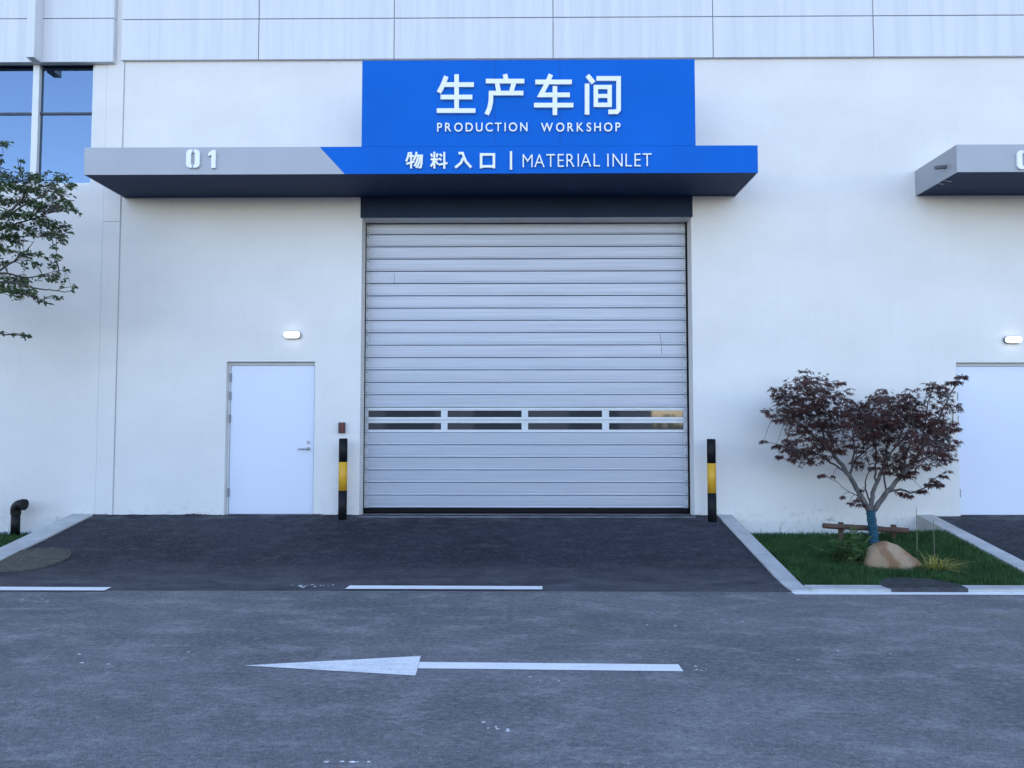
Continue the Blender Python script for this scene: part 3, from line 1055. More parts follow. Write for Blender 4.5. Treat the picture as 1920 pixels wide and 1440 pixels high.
def digit_zero(px0, px1, pt, pb, parent, yf=CY - .028):
    a, b = P(px0, pb, yf), P(px1, pt, yf)
    W, H = b.x - a.x, b.z - a.z
    cx, cz = (a.x + b.x) / 2, (a.z + b.z) / 2
    m = MB()
    for s in (-1, 1):
        out = [(.045, .5), (.25, .5), (.4, .45), (.5, .34), (.5, -.34), (.4, -.45), (.25, -.5), (.045, -.5)]
        inn = [(.045, -.34), (.1, -.33), (.15, -.27), (.15, .27), (.1, .33), (.045, .34)]
        m.prism([(cx + s * u * W, cz + v * H) for u, v in out + inn], yf, CY - .001)
    return m.build('digit', M['letter_white'], parent)


digit_zero(348.5, 374.5, 280, 314.5, can1)
a, b = P(390, 315, CY - .028), P(404.5, 281, CY - .028)
W, H = b.x - a.x, b.z - a.z
MB().prism([(a.x + u * W, a.z + v * H) for u, v in ((.42, 0), (1, 0), (1, 1), (.55, 1), (0, .83), (0, .66), (.42, .74))], CY - .028, CY - .001).build('digit', M['letter_white'], can1)
digit_zero(1908, 1934, 282, 317, can2)

# ---------------------------------------------------------------- wall lamps, control box


def lamp(px0, px1, py0, py1, label):
    y = -.06
    a, b = P(px0, py1, y), P(px1, py0, y)
    t = thing('wall_lamp', ((a.x + b.x) / 2, 0, a.z), label, 'wall lamp', 'lit bulkhead lamps above the side doors')
    r = (b.z - a.z) / 2

    def pill(g):
        pts = []
        for s, cx in ((1, b.x - r), (-1, a.x + r)):
            for k in range(9):
                an = R(-90 + 180 * k / 8)
                pts.append((cx + s * (r + g) * math.cos(an), (a.z + b.z) / 2 + s * (r + g) * math.sin(an)))
        return pts
    MB().prism(pill(.006), -.045, -.001).build('housing', M['lamp_case'], t, bevel=.004)
    MB().prism(pill(0), -.075, -.0455).build('diffuser', M['lamp'], t, bevel=.014, seg=3)


lamp(532, 562, 621.5, 633.5, 'lit oval wall lamp above the white door beside the left bollard')
lamp(1886, 1916, 631, 642.5, 'lit oval wall lamp high above the maple, near the right edge')
a, b = P(634, 812, -.05), P(646.5, 792, -.05)
t = thing('control_box', ((a.x + b.x) / 2, 0, a.z), 'small dark red push button box on the wall above the left bollard', 'control box')
MB().box(a.x, b.x, -.05, -.001, a.z, b.z).build('case', M['box_brown'], t, bevel=.006)
for k, mt in enumerate(('button_red', 'button_red', 'button_red')):
    zc = lerp(a.z, b.z, .22 + .28 * k)
    MB().tube([((a.x + b.x) / 2 + .012, -.05, zc), ((a.x + b.x) / 2 + .012, -.062, zc)], .013, 12).build('button', M[mt], t)

# ---------------------------------------------------------------- bollards


def bollard(pxc, pyt, y1, y2, pyb, label):
    Y = -.28
    base = GR(pxc, pyb)
    Y = base.y
    top = P(pxc, pyt, Y).z
    za, zb = P(pxc, y1, Y).z, P(pxc, y2, Y).z
    t = thing('bollard', (base.x, Y, base.z), label, 'bollard', 'striped bollards flanking the roller door')
    r = .0585
    MB().tube([(base.x, Y, base.z - .05), (base.x, Y, zb)], r, 24).build('lower_post', M['black_paint'], t, smooth=False)
    MB().tube([(base.x, Y, zb), (base.x, Y, za)], r, 24).build('yellow_band', M['yellow'], t)
    MB().tube([(base.x, Y, za), (base.x, Y, top - .012)], r, 24).build('upper_post', M['black_paint'], t)
    MB().tube([(base.x, Y, top - .012), (base.x, Y, top - .003), (base.x, Y, top)], [r, r * .96, r * .8], 24).build('cap', M['black_paint'], t)
    for o in t.children:
        for p in o.data.polygons:
            p.use_smooth = len(p.vertices) == 4


bollard(642, 822, 866, 919.5, 973, 'black post with a yellow band between the white door and the roller door')
bollard(1335.5, 823, 868.5, 924, 977, 'black post with a yellow band where the ramp meets the lawn kerb')

# ---------------------------------------------------------------- black vent pipe by the left wall
Y = -.17
b0 = P(28.5, 997, Y)
t = thing('vent_pipe', b0, 'black bent vent pipe rising from the grass strip by the wall', 'vent pipe')
x = b0.x
r = .057
zt_ = P(28, 960, Y).z
MB().tube([(x, Y, b0.z - .06), (x, Y, zt_)], r, 20).build('pipe', M['pipe_black'], t, smooth=True)
pts, rr = [], []
for k in range(9):
    an = R(100 * k / 8)
    pts.append((x + .085 - .085 * math.cos(an), Y - .02 * k / 8, zt_ + .085 * math.sin(an) + .02))
m = MB()
m.tube([(x, Y, zt_ - .035), (x, Y, zt_ + .019)], r * 1.14, 20)
m.tube(pts, r * 1.2, 20)
e = Vector(pts[-1])
d = (e - Vector(pts[-2])).normalized()
m.tube([e - d * .01, e + d * .035], r * 1.32, 20)
m.build('elbow', M['pipe_black'], t)
for p in t.children[-1].data.polygons:
    p.use_smooth = len(p.vertices) == 4

# ---------------------------------------------------------------- manhole covers


def cover(c, r, tilt, mats, label, ribs):
    t = thing('manhole_cover', c, label, 'manhole cover')
    rot = Matrix.Rotation(tilt, 4, 'X')

    def tr(pts):
        return [tuple(Vector(c) + rot @ Vector(p)) for p in pts]
    m = MB()
    m.tube([(0, 0, -.06), (0, 0, .006), (0, 0, .008)], [r - .035, r - .035, r - .04], 48)
    if ribs:
        for i in range(-9, 10):
            for j in range(-9, 10):
                x_, y_ = i * .036, j * .036
                if math.hypot(x_, y_) < r - .07 and c[1] + y_ > ROAD_Y + .05:
                    if (i + j) % 2:
                        m.box(x_ - .014, x_ + .014, y_ - .005, y_ + .005, .0082, .013)
                    else:
                        m.box(x_ - .005, x_ + .005, y_ - .014, y_ + .014, .0082, .013)
    m.v = tr(m.v)
    parts = [m.build('cover', mats[0], t)]
    m = MB()
    n = 48
    prof = [(r - .03, -.05), (r - .03, .011), (r - .005, .012), (r, .004), (r, -.05)]
    for k in range(n):
        an = 2 * math.pi * k / n
        m.v += [(q_[0] * math.cos(an), q_[0] * math.sin(an), q_[1]) for q_ in prof]
    for k in range(n):
        for i in range(len(prof) - 1):
            a_, b_ = k * 5 + i, ((k + 1) % n) * 5 + i
            m.f.append((a_, a_ + 1, b_ + 1, b_))
    m.v = tr(m.v)
    parts.append(m.build('rim', mats[1], t))
    if ribs:                               # the road's edge cuts this one off: a straight concrete front closes it
        ycut = ROAD_Y + .022
        for o in parts:
            b_ = bmesh.new()
            b_.from_mesh(o.data)
            bmesh.ops.bisect_plane(b_, geom=b_.verts[:] + b_.edges[:] + b_.faces[:], plane_co=(0, ycut - c[1], 0), plane_no=(0, -1, 0), clear_outer=True)
            b_.to_mesh(o.data)
            b_.free()
        hw_ = math.sqrt(r * r - (c[1] - ycut) ** 2)
        MB().box(c[0] - hw_, c[0] + hw_, ROAD_Y + .004, ycut - .0005, -.04, c[2] + .011).build('front_edge', mats[1], t, bevel=.004)


cover(GR(56, 1049, .004), .415, math.atan(RZ1 / -RY0), (M['cover_mossy'], M['cover_mossy']), 'round mossy brown manhole cover in the ramp by the left kerb', False)
cover(Vector((mh_c.x, ROAD_Y + .15, .03)), .4, 0, (M['cover_dark'], M['cover_dark']), 'round dark ribbed manhole cover breaking the kerb in front of the boulder', True)

# ---------------------------------------------------------------- plants
rng = random.Random(11)


def leaf_maple(m, p, out, size, r_):
    """drooping palmate leaf: five narrow lobes fanning from the stalk"""
    d = Vector(out)
    d.z = 0
    d = d.normalized() if d.length > 1e-4 else Vector((1, 0, 0))
    droop = r_.uniform(.25, 1.1)
    fwd = (d * math.cos(droop) - Vector((0, 0, 1)) * math.sin(droop)).normalized()
    side = Vector((-d.y, d.x, 0))
    roll = r_.gauss(0, .45)
    nrm = fwd.cross(side)
    side = side * math.cos(roll) + nrm * math.sin(roll)
    nrm = fwd.cross(side)
    vs = [p]
    fs = []
    for k, (an, ln) in enumerate(((-1.55, .55), (-.8, .85), (0, 1.), (.8, .85), (1.55, .55))):
        u = fwd * math.cos(an) + side * math.sin(an)
        v = -fwd * math.sin(an) + side * math.cos(an)
        L = size * ln
        n = len(vs)
        bend = nrm * (-.12 * L)
        vs += [p + u * L * .45 + v * L * .15, p + u * L + bend, p + u * L * .45 - v * L * .15]
        fs.append((0, n + 2, n + 1, n))
    m.add(vs, fs)


def leaf_oval(m, p, d, size, r_):
    d = Vector(d).normalized()
    s = d.cross(Vector((r_.gauss(0, .5), r_.gauss(0, .5), 1))).normalized()
    nrm = s.cross(d)
    w_ = size * .27
    m.add([p, p + d * size * .35 + s * w_ + nrm * .12 * size, p + d * size * .7 + s * w_ * .8 + nrm * .05 * size, p + d * size - nrm * .12 * size,
           p + d * size * .7 - s * w_ * .8 + nrm * .05 * size, p + d * size * .35 - s * w_ + nrm * .12 * size],
          [(0, 1, 2, 3), (0, 3, 4, 5)])


def nearest(pt, pts):
    return min(pts, key=lambda q_: (Vector(q_) - pt).length_squared)


def curve(pts, n=4):
    """smooth polyline through the given points"""
    out = []
    for i in range(len(pts) - 1):
        p0, p1, p2, p3 = pts[max(i - 1, 0)], pts[i], pts[i + 1], pts[min(i + 2, len(pts) - 1)]
        for k in range(n):
            t_ = k / n
            out.append(.5 * ((2 * p1) + (p2 - p0) * t_ + (2 * p0 - 5 * p1 + 4 * p2 - p3) * t_ * t_ + (3 * p1 - p0 - 3 * p2 + p3) * t_ ** 3))
    out.append(pts[-1])
    return out


# dark red maple: limbs as (depth swing, root radius in close-up px, points), close-up 1472 px wide for 460 photo px
MY = -.72
MS = 460 / 1472


def mp(x, y, dy=0.):
    return P(1400 + x * MS, 660 + y * MS, MY + dy)


base = mp(768, 1165)
base.z = lawn_z(MY) - .02
maple = thing('maple_tree', base, 'small spreading maple with dark red leaves and a blue wrapped trunk in the lawn', 'tree')
limbs = [
    (-.05, 24, [(735, 950), (690, 870), (650, 800), (600, 720), (540, 640), (480, 560), (400, 500), (330, 440), (240, 400), (160, 375)]),
    (-.35, 9, [(600, 720), (500, 660), (430, 620), (330, 600), (210, 560), (110, 540)]),
    (.3, 11, [(480, 560), (455, 480), (430, 380), (400, 280), (370, 180)]),
    (-.3, 10, [(610, 735), (630, 690), (645, 600), (640, 520), (620, 420), (600, 320)]),
    (-.15, 4, [(660, 880), (600, 830), (540, 780), (455, 738)]),
    (.15, 19, [(748, 950), (755, 870), (778, 790), (805, 730), (830, 660), (838, 580), (850, 480), (830, 350), (810, 270)]),
    (-.4, 7, [(742, 900), (712, 820), (715, 760), (735, 700), (720, 600), (740, 480)]),
    (.4, 9, [(778, 790), (770, 700), (780, 620), (760, 520), (720, 420), (690, 350)]),
    (.3, 8, [(630, 720), (650, 650), (740, 570), (800, 500), (880, 420)]),
    (.0, 22, [(765, 950), (830, 860), (880, 800), (930, 740), (990, 670), (1050, 580), (1095, 480), (1150, 400), (1200, 300), (1250, 205), (1300, 140)]),
    (-.3, 10, [(850, 850), (920, 825), (985, 845), (1050, 825), (1100, 780), (1200, 715)]),
    (.3, 8, [(840, 830), (828, 740), (850, 640), (900, 560), (940, 450), (960, 300)]),
    (-.45, 10, [(930, 740), (950, 640), (985, 520), (1000, 400), (980, 270)]),
    (-.4, 8, [(990, 670), (1100, 625), (1220, 560)]),
    (.35, 8, [(1095, 480), (1180, 470), (1280, 463)]),
    (-.25, 8, [(1050, 580), (1070, 430), (1090, 300), (1120, 190)]),
    (-.5, 7, [(540, 640), (500, 500), (480, 380), (480, 240)]),
    (.45, 7, [(400, 500), (300, 420), (240, 300), (200, 220)]),
]
m, tw_ = MB(), MB()
nodes = []
for dep, r0, pts in limbs:
    n = len(pts)
    start = nearest(mp(*pts[0]), nodes) if nodes and r0 < 18 else None
    v0 = (start.y - MY) if start is not None else 0
    q_ = [mp(x_, y_, lerp(v0, v0 * .3 + dep, (i / (n - 1)) ** 1.2)) for i, (x_, y_) in enumerate(pts)]
    if start is not None:
        q_[0] = Vector(start)
    cv = curve(q_, 4)
    for i in range(2, len(cv)):
        cv[i] = cv[i] + Vector((rng.gauss(0, .004), rng.gauss(0, .006), rng.gauss(0, .004)))
    nodes += cv
    k = r0 * MS / 145 * .78
    (m if r0 > 15 else tw_).tube(cv, [max(.0035, k * (1 - .85 * i / (len(cv) - 1))) for i in range(len(cv))], 8)
# trunk under the limbs
tr_pts = [base - Vector((0, 0, .06)), mp(762, 1100), mp(752, 1030), mp(744, 960), mp(744, 930)]
m.tube(curve(tr_pts, 3), .045, 14)
clusters = '350,140,46 430,180,58 340,205,58 500,215,52 560,185,18 585,265,48 400,270,70 480,310,60 560,330,50 240,240,55 190,230,34 230,300,58 300,340,58 150,360,34 215,378,48 185,408,22 340,400,60 420,390,60 295,452,45 370,470,55 450,440,50 515,395,55 105,533,18 160,560,22 230,553,44 300,558,50 370,550,55 268,610,46 350,625,48 430,622,45 208,625,20 450,540,48 530,548,50 555,590,30 640,350,48 615,405,48 680,400,58 565,450,48 650,475,48 700,320,34 760,290,50 820,258,42 885,285,45 800,345,72 870,365,72 740,375,62 930,335,60 960,255,40 720,465,62 800,445,72 880,450,62 950,425,60 790,520,50 720,535,46 865,530,40 690,660,40 640,655,20 785,605,34 830,660,36 900,645,46 880,700,36 960,695,42 925,740,30 1000,715,28 1000,300,48 1040,350,48 1100,205,32 1150,230,42 1215,178,28 1190,262,36 1292,143,22 1258,182,18 1230,330,32 1130,310,42 1080,400,58 1150,412,58 1210,425,42 1272,460,22 1030,455,58 1110,485,65 1190,492,52 1000,530,58 1080,560,62 1160,562,56 1220,552,36 1212,632,32 1120,632,46 1040,640,42 960,600,42 1085,690,20 930,848,26 980,856,22 1050,828,26 1090,790,24 1122,770,22 1152,793,20 1172,740,20 1208,715,16 445,735,16 515,743,7 568,866,9 612,905,13 652,888,17 686,914,17 690,826,10 840,720,22 760,690,18 620,560,26 690,590,24 850,400,60 780,400,60 1120,440,50 430,330,60 360,300,60'
lm = MB()
for cl in clusters.split():
    x_, y_, r_ = [float(v) for v in cl.split(',')]
    sp = .1 + .3 * min(1, r_ / 60)
    big = r_ > 30
    c_ = mp(x_, y_, 0)
    nb = nearest(c_ + Vector((0, rng.gauss(0, sp), 0)), nodes)
    c_ = mp(x_, y_, (nb.y - MY) * .7 + rng.gauss(0, .16 if big else .05))
    rad = r_ * MS / 145
    # layered sprays: a few flat tiers of leaves carried by twigs
    tiers = 3 if big else 1
    cnt = int(4 + 86 * (r_ / 60) ** 1.8)
    for t_ in range(tiers):
        tz = c_.z + rad * (.75 * (t_ - (tiers - 1) / 2) / max(1, tiers - 1) * 1.6 if tiers > 1 else 0)
        tc_ = Vector((c_.x + rng.gauss(0, rad * .3), c_.y + rng.gauss(0, rad * .5), tz))
        mid = (nb + tc_) / 2 + Vector((0, 0, .02))
        if (tc_ - nb).length > .03:
            tw_.tube(curve([nb, mid, tc_], 3), [.004, .0036, .0034, .003, .0026, .0022, .0018], 5)
        for _ in range(cnt // tiers + 1):
            an, rr_ = rng.random() * 6.283, rad * math.sqrt(rng.random()) * 1.12
            p = tc_ + Vector((math.cos(an) * rr_, math.sin(an) * rr_ * 1.25, rng.gauss(0, rad * .2) - rr_ * .18))
            leaf_maple(lm, p, (math.cos(an) + rng.gauss(0, .5), math.sin(an) + rng.gauss(0, .5), 0), rng.uniform(.036, .072), rng)
nf = len(m.f)
m.add(tw_.v, tw_.f)
o = m.build('trunk', [M['bark'], M['limb']], maple, smooth=True)
for p in o.data.polygons:
    p.material_index = int(p.index >= nf)
lm.build('crown', M['maple_leaf'], maple)
wm_ = MB()
wp_ = [base - Vector((0, 0, .03)), mp(763, 1100), mp(753, 1030), mp(745, 965), mp(744, 948)]
wc = curve(wp_, 6)
wm_.tube(wc, [.06 - .004 * math.sin(i * 1.7) - .008 * i / len(wc) for i in range(len(wc))], 20)
wm_.build('trunk_wrap', M['wrap'], maple, smooth=True)

# timber stay behind the maple
RYY = MY + .13
ta, tb = P(1543, 985.5, RYY), P(1703, 995, RYY)
stay = thing('tree_stay', ((ta.x + tb.x) / 2, RYY, lawn_z(RYY)), 'brown round timber rail on two stakes propping the maple', 'tree stay')


def log(m, a, b, r, n=12):
    a, b = Vector(a), Vector(b)
    pts = [a.lerp(b, i / 8) + Vector((0, 0, rng.gauss(0, .003))) for i in range(9)]
    m.tube(pts, [r * rng.uniform(.94, 1.06) for _ in pts], n)


m = MB()
log(m, ta, tb, .036)
m.build('rail', M['timber'], stay, smooth=False, bevel=.004)
for px, pt in ((1576, 979), (1675, 983)):
    p = P(px, pt, RYY + .062)
    m = MB()
    log(m, (p.x, p.y, lawn_z(RYY) - .1), (p.x + .002, p.y, p.z), .034)
    m.build('stake', M['timber'], stay, smooth=False, bevel=.004)

# boulder
BYc = -1.84
rb = P(1669, 1058, BYc)
rx0, rx1 = P(1606, 1050, BYc).x, P(1732, 1050, BYc).x
rz0, rz1 = lawn_z(BYc) - .08, P(1665, 1014, BYc).z
m = MB()
nu, nv = 56, 28
xc, hw, hh = (rx0 + rx1) / 2, (rx1 - rx0) / 2, rz1 - rz0
for j in range(nv + 1):
    ph = math.pi / 2 * j / nv
    for i in range(nu):
        th = 2 * math.pi * i / nu
        ex, ey, ez = math.cos(th) * math.cos(ph), math.sin(th) * math.cos(ph), math.sin(ph)
        k = (abs(ex) ** 2.5 + abs(ey) ** 2.5 + abs(ez) ** 2.5) ** (-1 / 2.5)
        ex, ey, ez = ex * k, ey * k, ez * k
        # peak left of the middle, long fall to the other end
        top = 1 - .62 * max(0, (ex + .12) / 1.12) ** 1.35 - .42 * max(0, (-.2 - ex) / .8) ** 1.6
        x_ = xc + ex * hw
        y_ = BYc + ey * hw * .5
        z_ = rz0 + ez * hh * top
        v = Vector((x_, y_, z_))
        nz = noise.fractal(v * 3.2, 1, 2, 4) * .035 + noise.noise(v * 1.7) * .03
        v += Vector((ex, ey, ez)) * nz * (.4 + .6 * math.cos(ph) + .2)
        m.v.append(tuple(v))
for j in range(nv):
    for i in range(nu):
        i2 = (i + 1) % nu
        m.f.append((j * nu + i, j * nu + i2, (j + 1) * nu + i2, (j + 1) * nu + i))
o = m.build('boulder', M['rock'], smooth=True, origin=(xc, BYc, rz0))
tag(o, 'rounded tan boulder with rusty bands lying in the grass before the maple', 'boulder')

# fern-like shrub left of the boulder
rng = random.Random(21)
fc = Vector((P(1594, 1040, -1.75).x, -1.72, lawn_z(-1.72)))
m, st = MB(), MB()
for k in range(46):
    an = rng.random() * 6.283
    ln = rng.uniform(.26, .5)
    el = rng.uniform(.6, 1.42)
    b0 = fc + Vector((rng.gauss(0, .06), rng.gauss(0, .06), 0))
    pts = []
    for i in range(11):
        t_ = i / 10
        h_ = ln * math.sin(el) * (1.25 * t_ - .5 * t_ * t_ * (1.35 - el * .6))
        pts.append(b0 + Vector((math.cos(an) * ln * math.cos(el) * t_ * 1.15, math.sin(an) * ln * math.cos(el) * t_, h_ + .01)))
    st.tube(pts, [.003 * (1 - .8 * i / 10) for i in range(11)], 4)
    for i in range(2, 11):
        dirv = (pts[i] - pts[i - 1]).normalized()
        sd_ = dirv.cross(Vector((0, 0, 1))).normalized()
        for s in (-1, 1):
            sz = .075 * math.sin(math.pi * (.18 + .76 * i / 10)) * rng.uniform(.7, 1.15)
            leaf_oval(m, pts[i], sd_ * s + dirv * .55 + Vector((0, 0, rng.uniform(-.35, .25))), sz, rng)
shrub = thing('fern_shrub', fc, 'low feathery green fern clump left of the boulder', 'shrub')
st.build('stems', M['stalk'], shrub)
m.build('foliage', M['fern'], shrub)

# golden grass right of the boulder


def blade(m, b0, an, ln, el, wd, r_, n=7):
    d = Vector((math.cos(an), math.sin(an), 0))
    s = Vector((-d.y, d.x, 0))
    pts = []
    for i in range(n):
        t_ = i / (n - 1)
        pts.append(b0 + d * ln * math.cos(el) * t_ * (1 + .25 * t_) + Vector((0, 0, ln * (math.sin(el) * t_ - .5 * t_ ** 2.4 * r_))))
    vs, fs = [], []
    for i, p in enumerate(pts):
        w_ = wd * (1 - (i / (n - 1)) ** 2) * .5 + .0006
        vs += [p - s * w_, p + s * w_ + Vector((0, 0, w_ * .3))]
    fs = [(2 * i, 2 * i + 1, 2 * i + 3, 2 * i + 2) for i in range(n - 1)]
    m.add(vs, fs)


gc = Vector((P(1752, 1060, -2.05).x, -2.05, lawn_z(-2.05)))
m = MB()
for k in range(75):
    blade(m, gc + Vector((rng.gauss(0, .04), rng.gauss(0, .04), 0)), rng.random() * 6.283, rng.uniform(.2, .4), rng.uniform(.6, 1.4), .011, rng.uniform(.5, 1.1))
for k in range(26):
    blade(m, gc + Vector((rng.gauss(.02, .04), rng.gauss(0, .04), 0)), rng.gauss(0, .7), rng.uniform(.28, .42), rng.uniform(.4, 1.0), .011, rng.uniform(.5, 1.1))
tag(m.build('ornamental_grass', M['gold_grass'], origin=gc), 'tuft of arching yellow green grass right of the boulder', 'ornamental grass')

# two thin dry stalks
for (px, pyt, pyb, Y, lb) in ((1718, 950, 1036, -1.3, 'tall thin dry stalk behind the boulder, nearest to it'), (1750.5, 975, 1024, -1.6, 'shorter thin stalk rising behind the yellow green grass')):
    top = P(px, pyt, Y)
    b0 = Vector((top.x - .012, Y, lawn_z(Y) - .02))
    m = MB()
    m.tube(curve([b0, b0.lerp(top, .4) + Vector((.006, 0, 0)), b0.lerp(top, .75) + Vector((.002, 0, 0)), top], 3), [.007, .0068, .0065, .006, .0055, .005, .0045, .004, .003, .002], 6)
    leaf_oval(m, b0.lerp(top, .12), (1, -.3, .6), .05, rng)
    tag(m.build('plant_stalk', M['stalk'], origin=b0), lb, 'stalk', 'dry stalks in the lawn')

# lawn grass
rng = random.Random(3)


def lawn(x0, x1, y0, y1, dens, name_label):
    V, F = [], []
    n = int((x1 - x0) * (y1 - y0) * dens)
    for _ in range(n):
        x_, y_ = rng.uniform(x0, x1), rng.uniform(y0, y1)
        if math.hypot(x_ - mh_c.x, y_ - ROAD_Y - .15) < .39:
            continue
        pn = noise.noise((x_ * 1.6, y_ * 1.6, 0)) * .5 + noise.noise((x_ * 5, y_ * 5, 2)) * .35
        h_ = max(.022, .058 + .03 * pn + rng.gauss(0, .014))
        if rng.random() < .006:
            h_ *= 2.1
        z_ = lawn_z(y_, x_)
        an = rng.random() * 6.283
        le = h_ * abs(rng.gauss(.3, .3))
        dx, dy = math.cos(an) * le, math.sin(an) * le
        w_ = rng.uniform(.0016, .0034)
        sx, sy = -math.sin(an) * w_, math.cos(an) * w_
        k = len(V)
        V += [(x_ - sx, y_ - sy, z_ - .004), (x_ + sx, y_ + sy, z_ - .004), (x_ + dx * .35 + sx * .8, y_ + dy * .35 + sy * .8, z_ + h_ * .6),
              (x_ + dx * .35 - sx * .8, y_ + dy * .35 - sy * .8, z_ + h_ * .6), (x_ + dx, y_ + dy, z_ + h_)]
        F += [(k, k + 1, k + 2, k + 3), (k + 3, k + 2, k + 4)]
    m = MB()
    m.v, m.f = V, F
    o = m.build('lawn_grass', M['grass'])
    o['kind'] = 'stuff'
    o['label'] = name_label
    o['category'] = 'grass'


lawn(KR1 + .005, KS0 - .005, -2.67, -.03, 7000, 'short dark green lawn around the boulder and the maple')
lawn(KL0 - 2.2, KL0 - .005, -2.67, -.05, 3500, 'strip of short dark green grass by the vent pipe')

# green tree at the left, its trunk just outside the photograph
rng = random.Random(31)
TY = -1.7
TS = 260 / 871


def tp(x, y, dy=0.):
    return P(x * TS, 230 + y * TS, TY + dy)


tbase = Vector((tp(-560, 0).x, TY, lawn_z(TY)))
tree = thing('green_tree', tbase, 'loose leafy green tree reaching in from the left before the window', 'tree')
nodes = []
m = MB()
trunk_top = tbase + Vector((.1, 0, 2.0))
cv = curve([tbase - Vector((0, 0, .1)), tbase + Vector((.03, 0, .9)), tbase + Vector((.02, .02, 1.6)), trunk_top], 4)
m.tube(cv, [lerp(.085, .06, i / (len(cv) - 1)) for i in range(len(cv))], 12)
tl = [
    [(-330, 800), (-150, 690), (0, 600), (90, 555), (190, 500), (300, 440), (430, 390)],
    [(-330, 850), (-150, 750), (0, 680), (150, 620), (300, 570), (470, 555)],
    [(-300, 900), (-120, 780), (0, 720), (120, 715), (290, 720), (400, 740)],
    [(-330, 1150), (-150, 1020), (0, 930), (100, 860), (180, 790), (215, 740)],
    [(-350, 1080), (-150, 960), (0, 940), (150, 970), (260, 960), (410, 920)],
    [(-350, 1150), (-150, 1020), (0, 1000), (130, 1010), (280, 1050), (410, 1060), (480, 1030)],
    [(-350, 1200), (-150, 1080), (0, 1060), (150, 1080), (290, 1120)],
    [(-400, 1350), (-200, 1310), (0, 1325), (100, 1335), (200, 1340)],
    [(60, 570), (140, 470), (140, 330), (110, 220)],
    [(-200, 700), (-60, 450), (0, 300), (20, 110)],
    [(-400, 700), (-380, 400), (-330, 100), (-260, -100)],
    [(-480, 700), (-560, 400), (-640, 100), (-660, -80)],
    [(-500, 900), (-700, 700), (-900, 500), (-1050, 350)],
    [(-500, 1000), (-800, 900), (-1000, 850), (-1150, 800)],
]
for i_, pts in enumerate(tl):
    dep = rng.uniform(-.55, .55)
    n = len(pts)
    q_ = [tp(x_, y_, dep * (i / (n - 1))) for i, (x_, y_) in enumerate(pts)]
    if nodes and i_ == 8:
        q_[0] = Vector(nearest(q_[0], nodes))
    else:
        q_ = [Vector(trunk_top) - Vector((0, 0, rng.uniform(.02, .4)))] + q_
    cv = curve(q_, 4)
    cv = [cv[0]] + [v + Vector((rng.gauss(0, .006), rng.gauss(0, .01), rng.gauss(0, .006))) for v in cv[1:]]
    nodes += cv[5:]
    r0 = .032 if n > 4 else .02
    m.tube(cv, [max(.0028, r0 * (1 - .95 * (i / (len(cv) - 1)) ** .7)) for i in range(len(cv))], 7)
tcl = '15,130,28 5,240,18 118,240,13 130,300,22 180,340,36 230,350,42 285,310,15 380,340,36 340,360,30 420,390,36 40,340,46 40,400,56 110,400,56 180,420,50 250,430,50 320,410,40 370,430,35 300,470,36 390,490,26 440,510,30 400,530,36 470,556,18 330,520,40 250,520,46 180,500,46 100,500,50 30,500,52 60,580,56 140,570,46 210,590,46 30,650,52 90,650,36 170,660,40 240,640,46 300,630,40 350,640,30 390,650,32 420,680,15 320,690,36 370,722,36 388,745,22 280,700,30 340,782,20 40,720,52 100,740,36 200,700,26 30,800,36 110,830,36 170,850,36 230,830,26 210,880,26 330,850,30 360,840,15 140,900,20 20,880,30 320,900,26 400,930,16 310,980,36 350,960,26 412,985,8 250,960,20 30,980,32 100,1000,42 150,1010,42 60,1060,42 140,1060,42 200,1060,26 20,1040,40 100,1100,22 200,1095,26 270,1120,26 350,1090,22 375,1020,10 465,1030,13 440,1055,10 150,1332,22 190,1340,10 80,1335,12 0,1320,13'
cl_list = [tuple(float(v) for v in c_.split(',')) + (True,) for c_ in tcl.split()]
for _ in range(150):                                              # the half of the crown outside the frame
    an, rr_ = rng.random() * 6.283, math.sqrt(rng.random())
    x_, y_ = -480 + 520 * rr_ * math.cos(an), 560 + 560 * rr_ * math.sin(an)
    if x_ < -25:
        cl_list.append((x_, y_, rng.uniform(30, 60), False))
lm = MB()
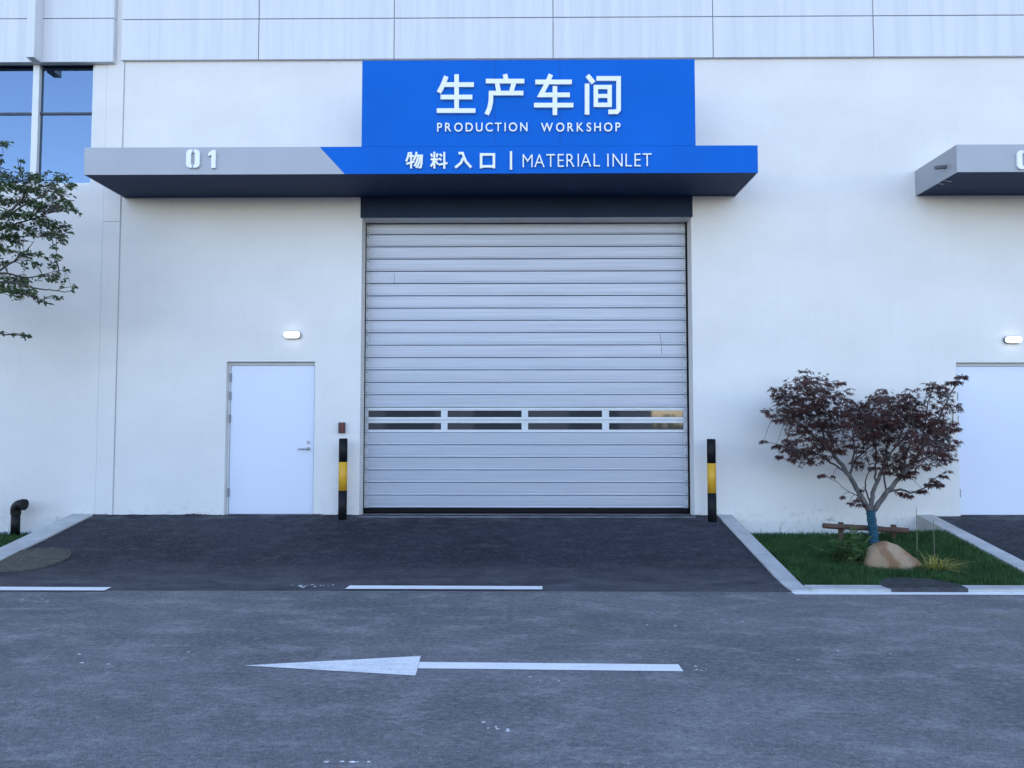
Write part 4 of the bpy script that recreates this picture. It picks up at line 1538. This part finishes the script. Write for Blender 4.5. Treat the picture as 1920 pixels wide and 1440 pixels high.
for x_, y_, r_, seen in cl_list:
    c_ = tp(x_, y_, 0)
    nb = nearest(c_ + Vector((0, rng.gauss(0, .06 if seen else .3), 0)), nodes)
    c_ = tp(x_, y_, (nb.y - TY) * .8 + rng.gauss(0, .1 if seen else .45))
    rad = r_ * TS / 158
    cnt = int(7 + (95 if seen else 60) * (r_ / 50) ** 1.7)
    for _ in range(max(1, cnt // 7)):
        e_ = c_ + Vector((rng.gauss(0, rad * .5), rng.gauss(0, rad * .6), rng.gauss(0, rad * .28)))
        d = e_ - nb
        if d.length > .6:
            nb2 = e_ - d.normalized() * .35 - Vector((0, 0, .05))
            m.tube([nb, (nb + nb2) / 2 + Vector((0, 0, .03)), nb2], [.004, .0035, .003], 4, False)
        else:
            nb2 = nb
        tw = curve([nb2, (nb2 + e_) / 2 + Vector((0, 0, .015)), e_], 3)
        m.tube(tw, [.0032 - .0003 * i for i in range(len(tw))], 4, False)
        out = Vector((1 if seen else rng.gauss(0, 1), rng.gauss(0, .5), rng.gauss(.05, .3))).normalized()
        for k in range(7):
            p = e_ + out * rad * (k / 6 - .5) * 1.3 + Vector((rng.gauss(0, rad * .16), rng.gauss(0, rad * .3), rng.gauss(0, rad * .16)))
            dd = out + Vector((rng.gauss(0, .6), rng.gauss(0, .6), rng.gauss(-.25, .45)))
            leaf_oval(lm, p, dd, rng.uniform(.03, .058), rng)
m.build('trunk', M['bark_dark'], tree, smooth=True)
lm.build('crown', M['green_leaf'], tree)

# ---------------------------------------------------------------- behind the camera: unseen shed and hedge, added for the door glass to mirror
t = thing('reflection_shed', (-12, -26, 0), 'unseen low grey shed added across the yard as a dark reflection for the door glass', 'shed')
MB().box(-34, 6.4, -36, -26, -.05, 3.6).build('wall', M['far_wall'], t)
MB().box(-34.3, 6.7, -36.3, -25.7, 3.61, 3.85).build('roof', M['roof'], t)
for x in (-30, -22, -14, -6.5, -2.2, 2.4):
    MB().box(x, x + 2.4, -25.998, -25.95, 0, 3.2).build('gate', M['far_dark'], t)

rng = random.Random(77)
hm = MB()  # unseen hedge, added to darken what the upper window strips mirror
for k in range(2600):
    x_ = rng.uniform(4, 34)
    top = 2.3 + 1.1 * noise.noise((x_ * .35, 1, 0)) + .5 * noise.noise((x_ * 1.3, 4, 0))
    leaf_oval(hm, Vector((x_, -62 + rng.gauss(0, .5), rng.uniform(.1, 1) * top)), (rng.gauss(0, 1), rng.gauss(0, 1), rng.gauss(.3, 1)), rng.uniform(.3, .6), rng)
tag(hm.build('hedge', M['green_leaf'], origin=(19, -62, 0)), 'long ragged green hedge, unseen, added far behind the shed for the door glass to mirror', 'hedge')
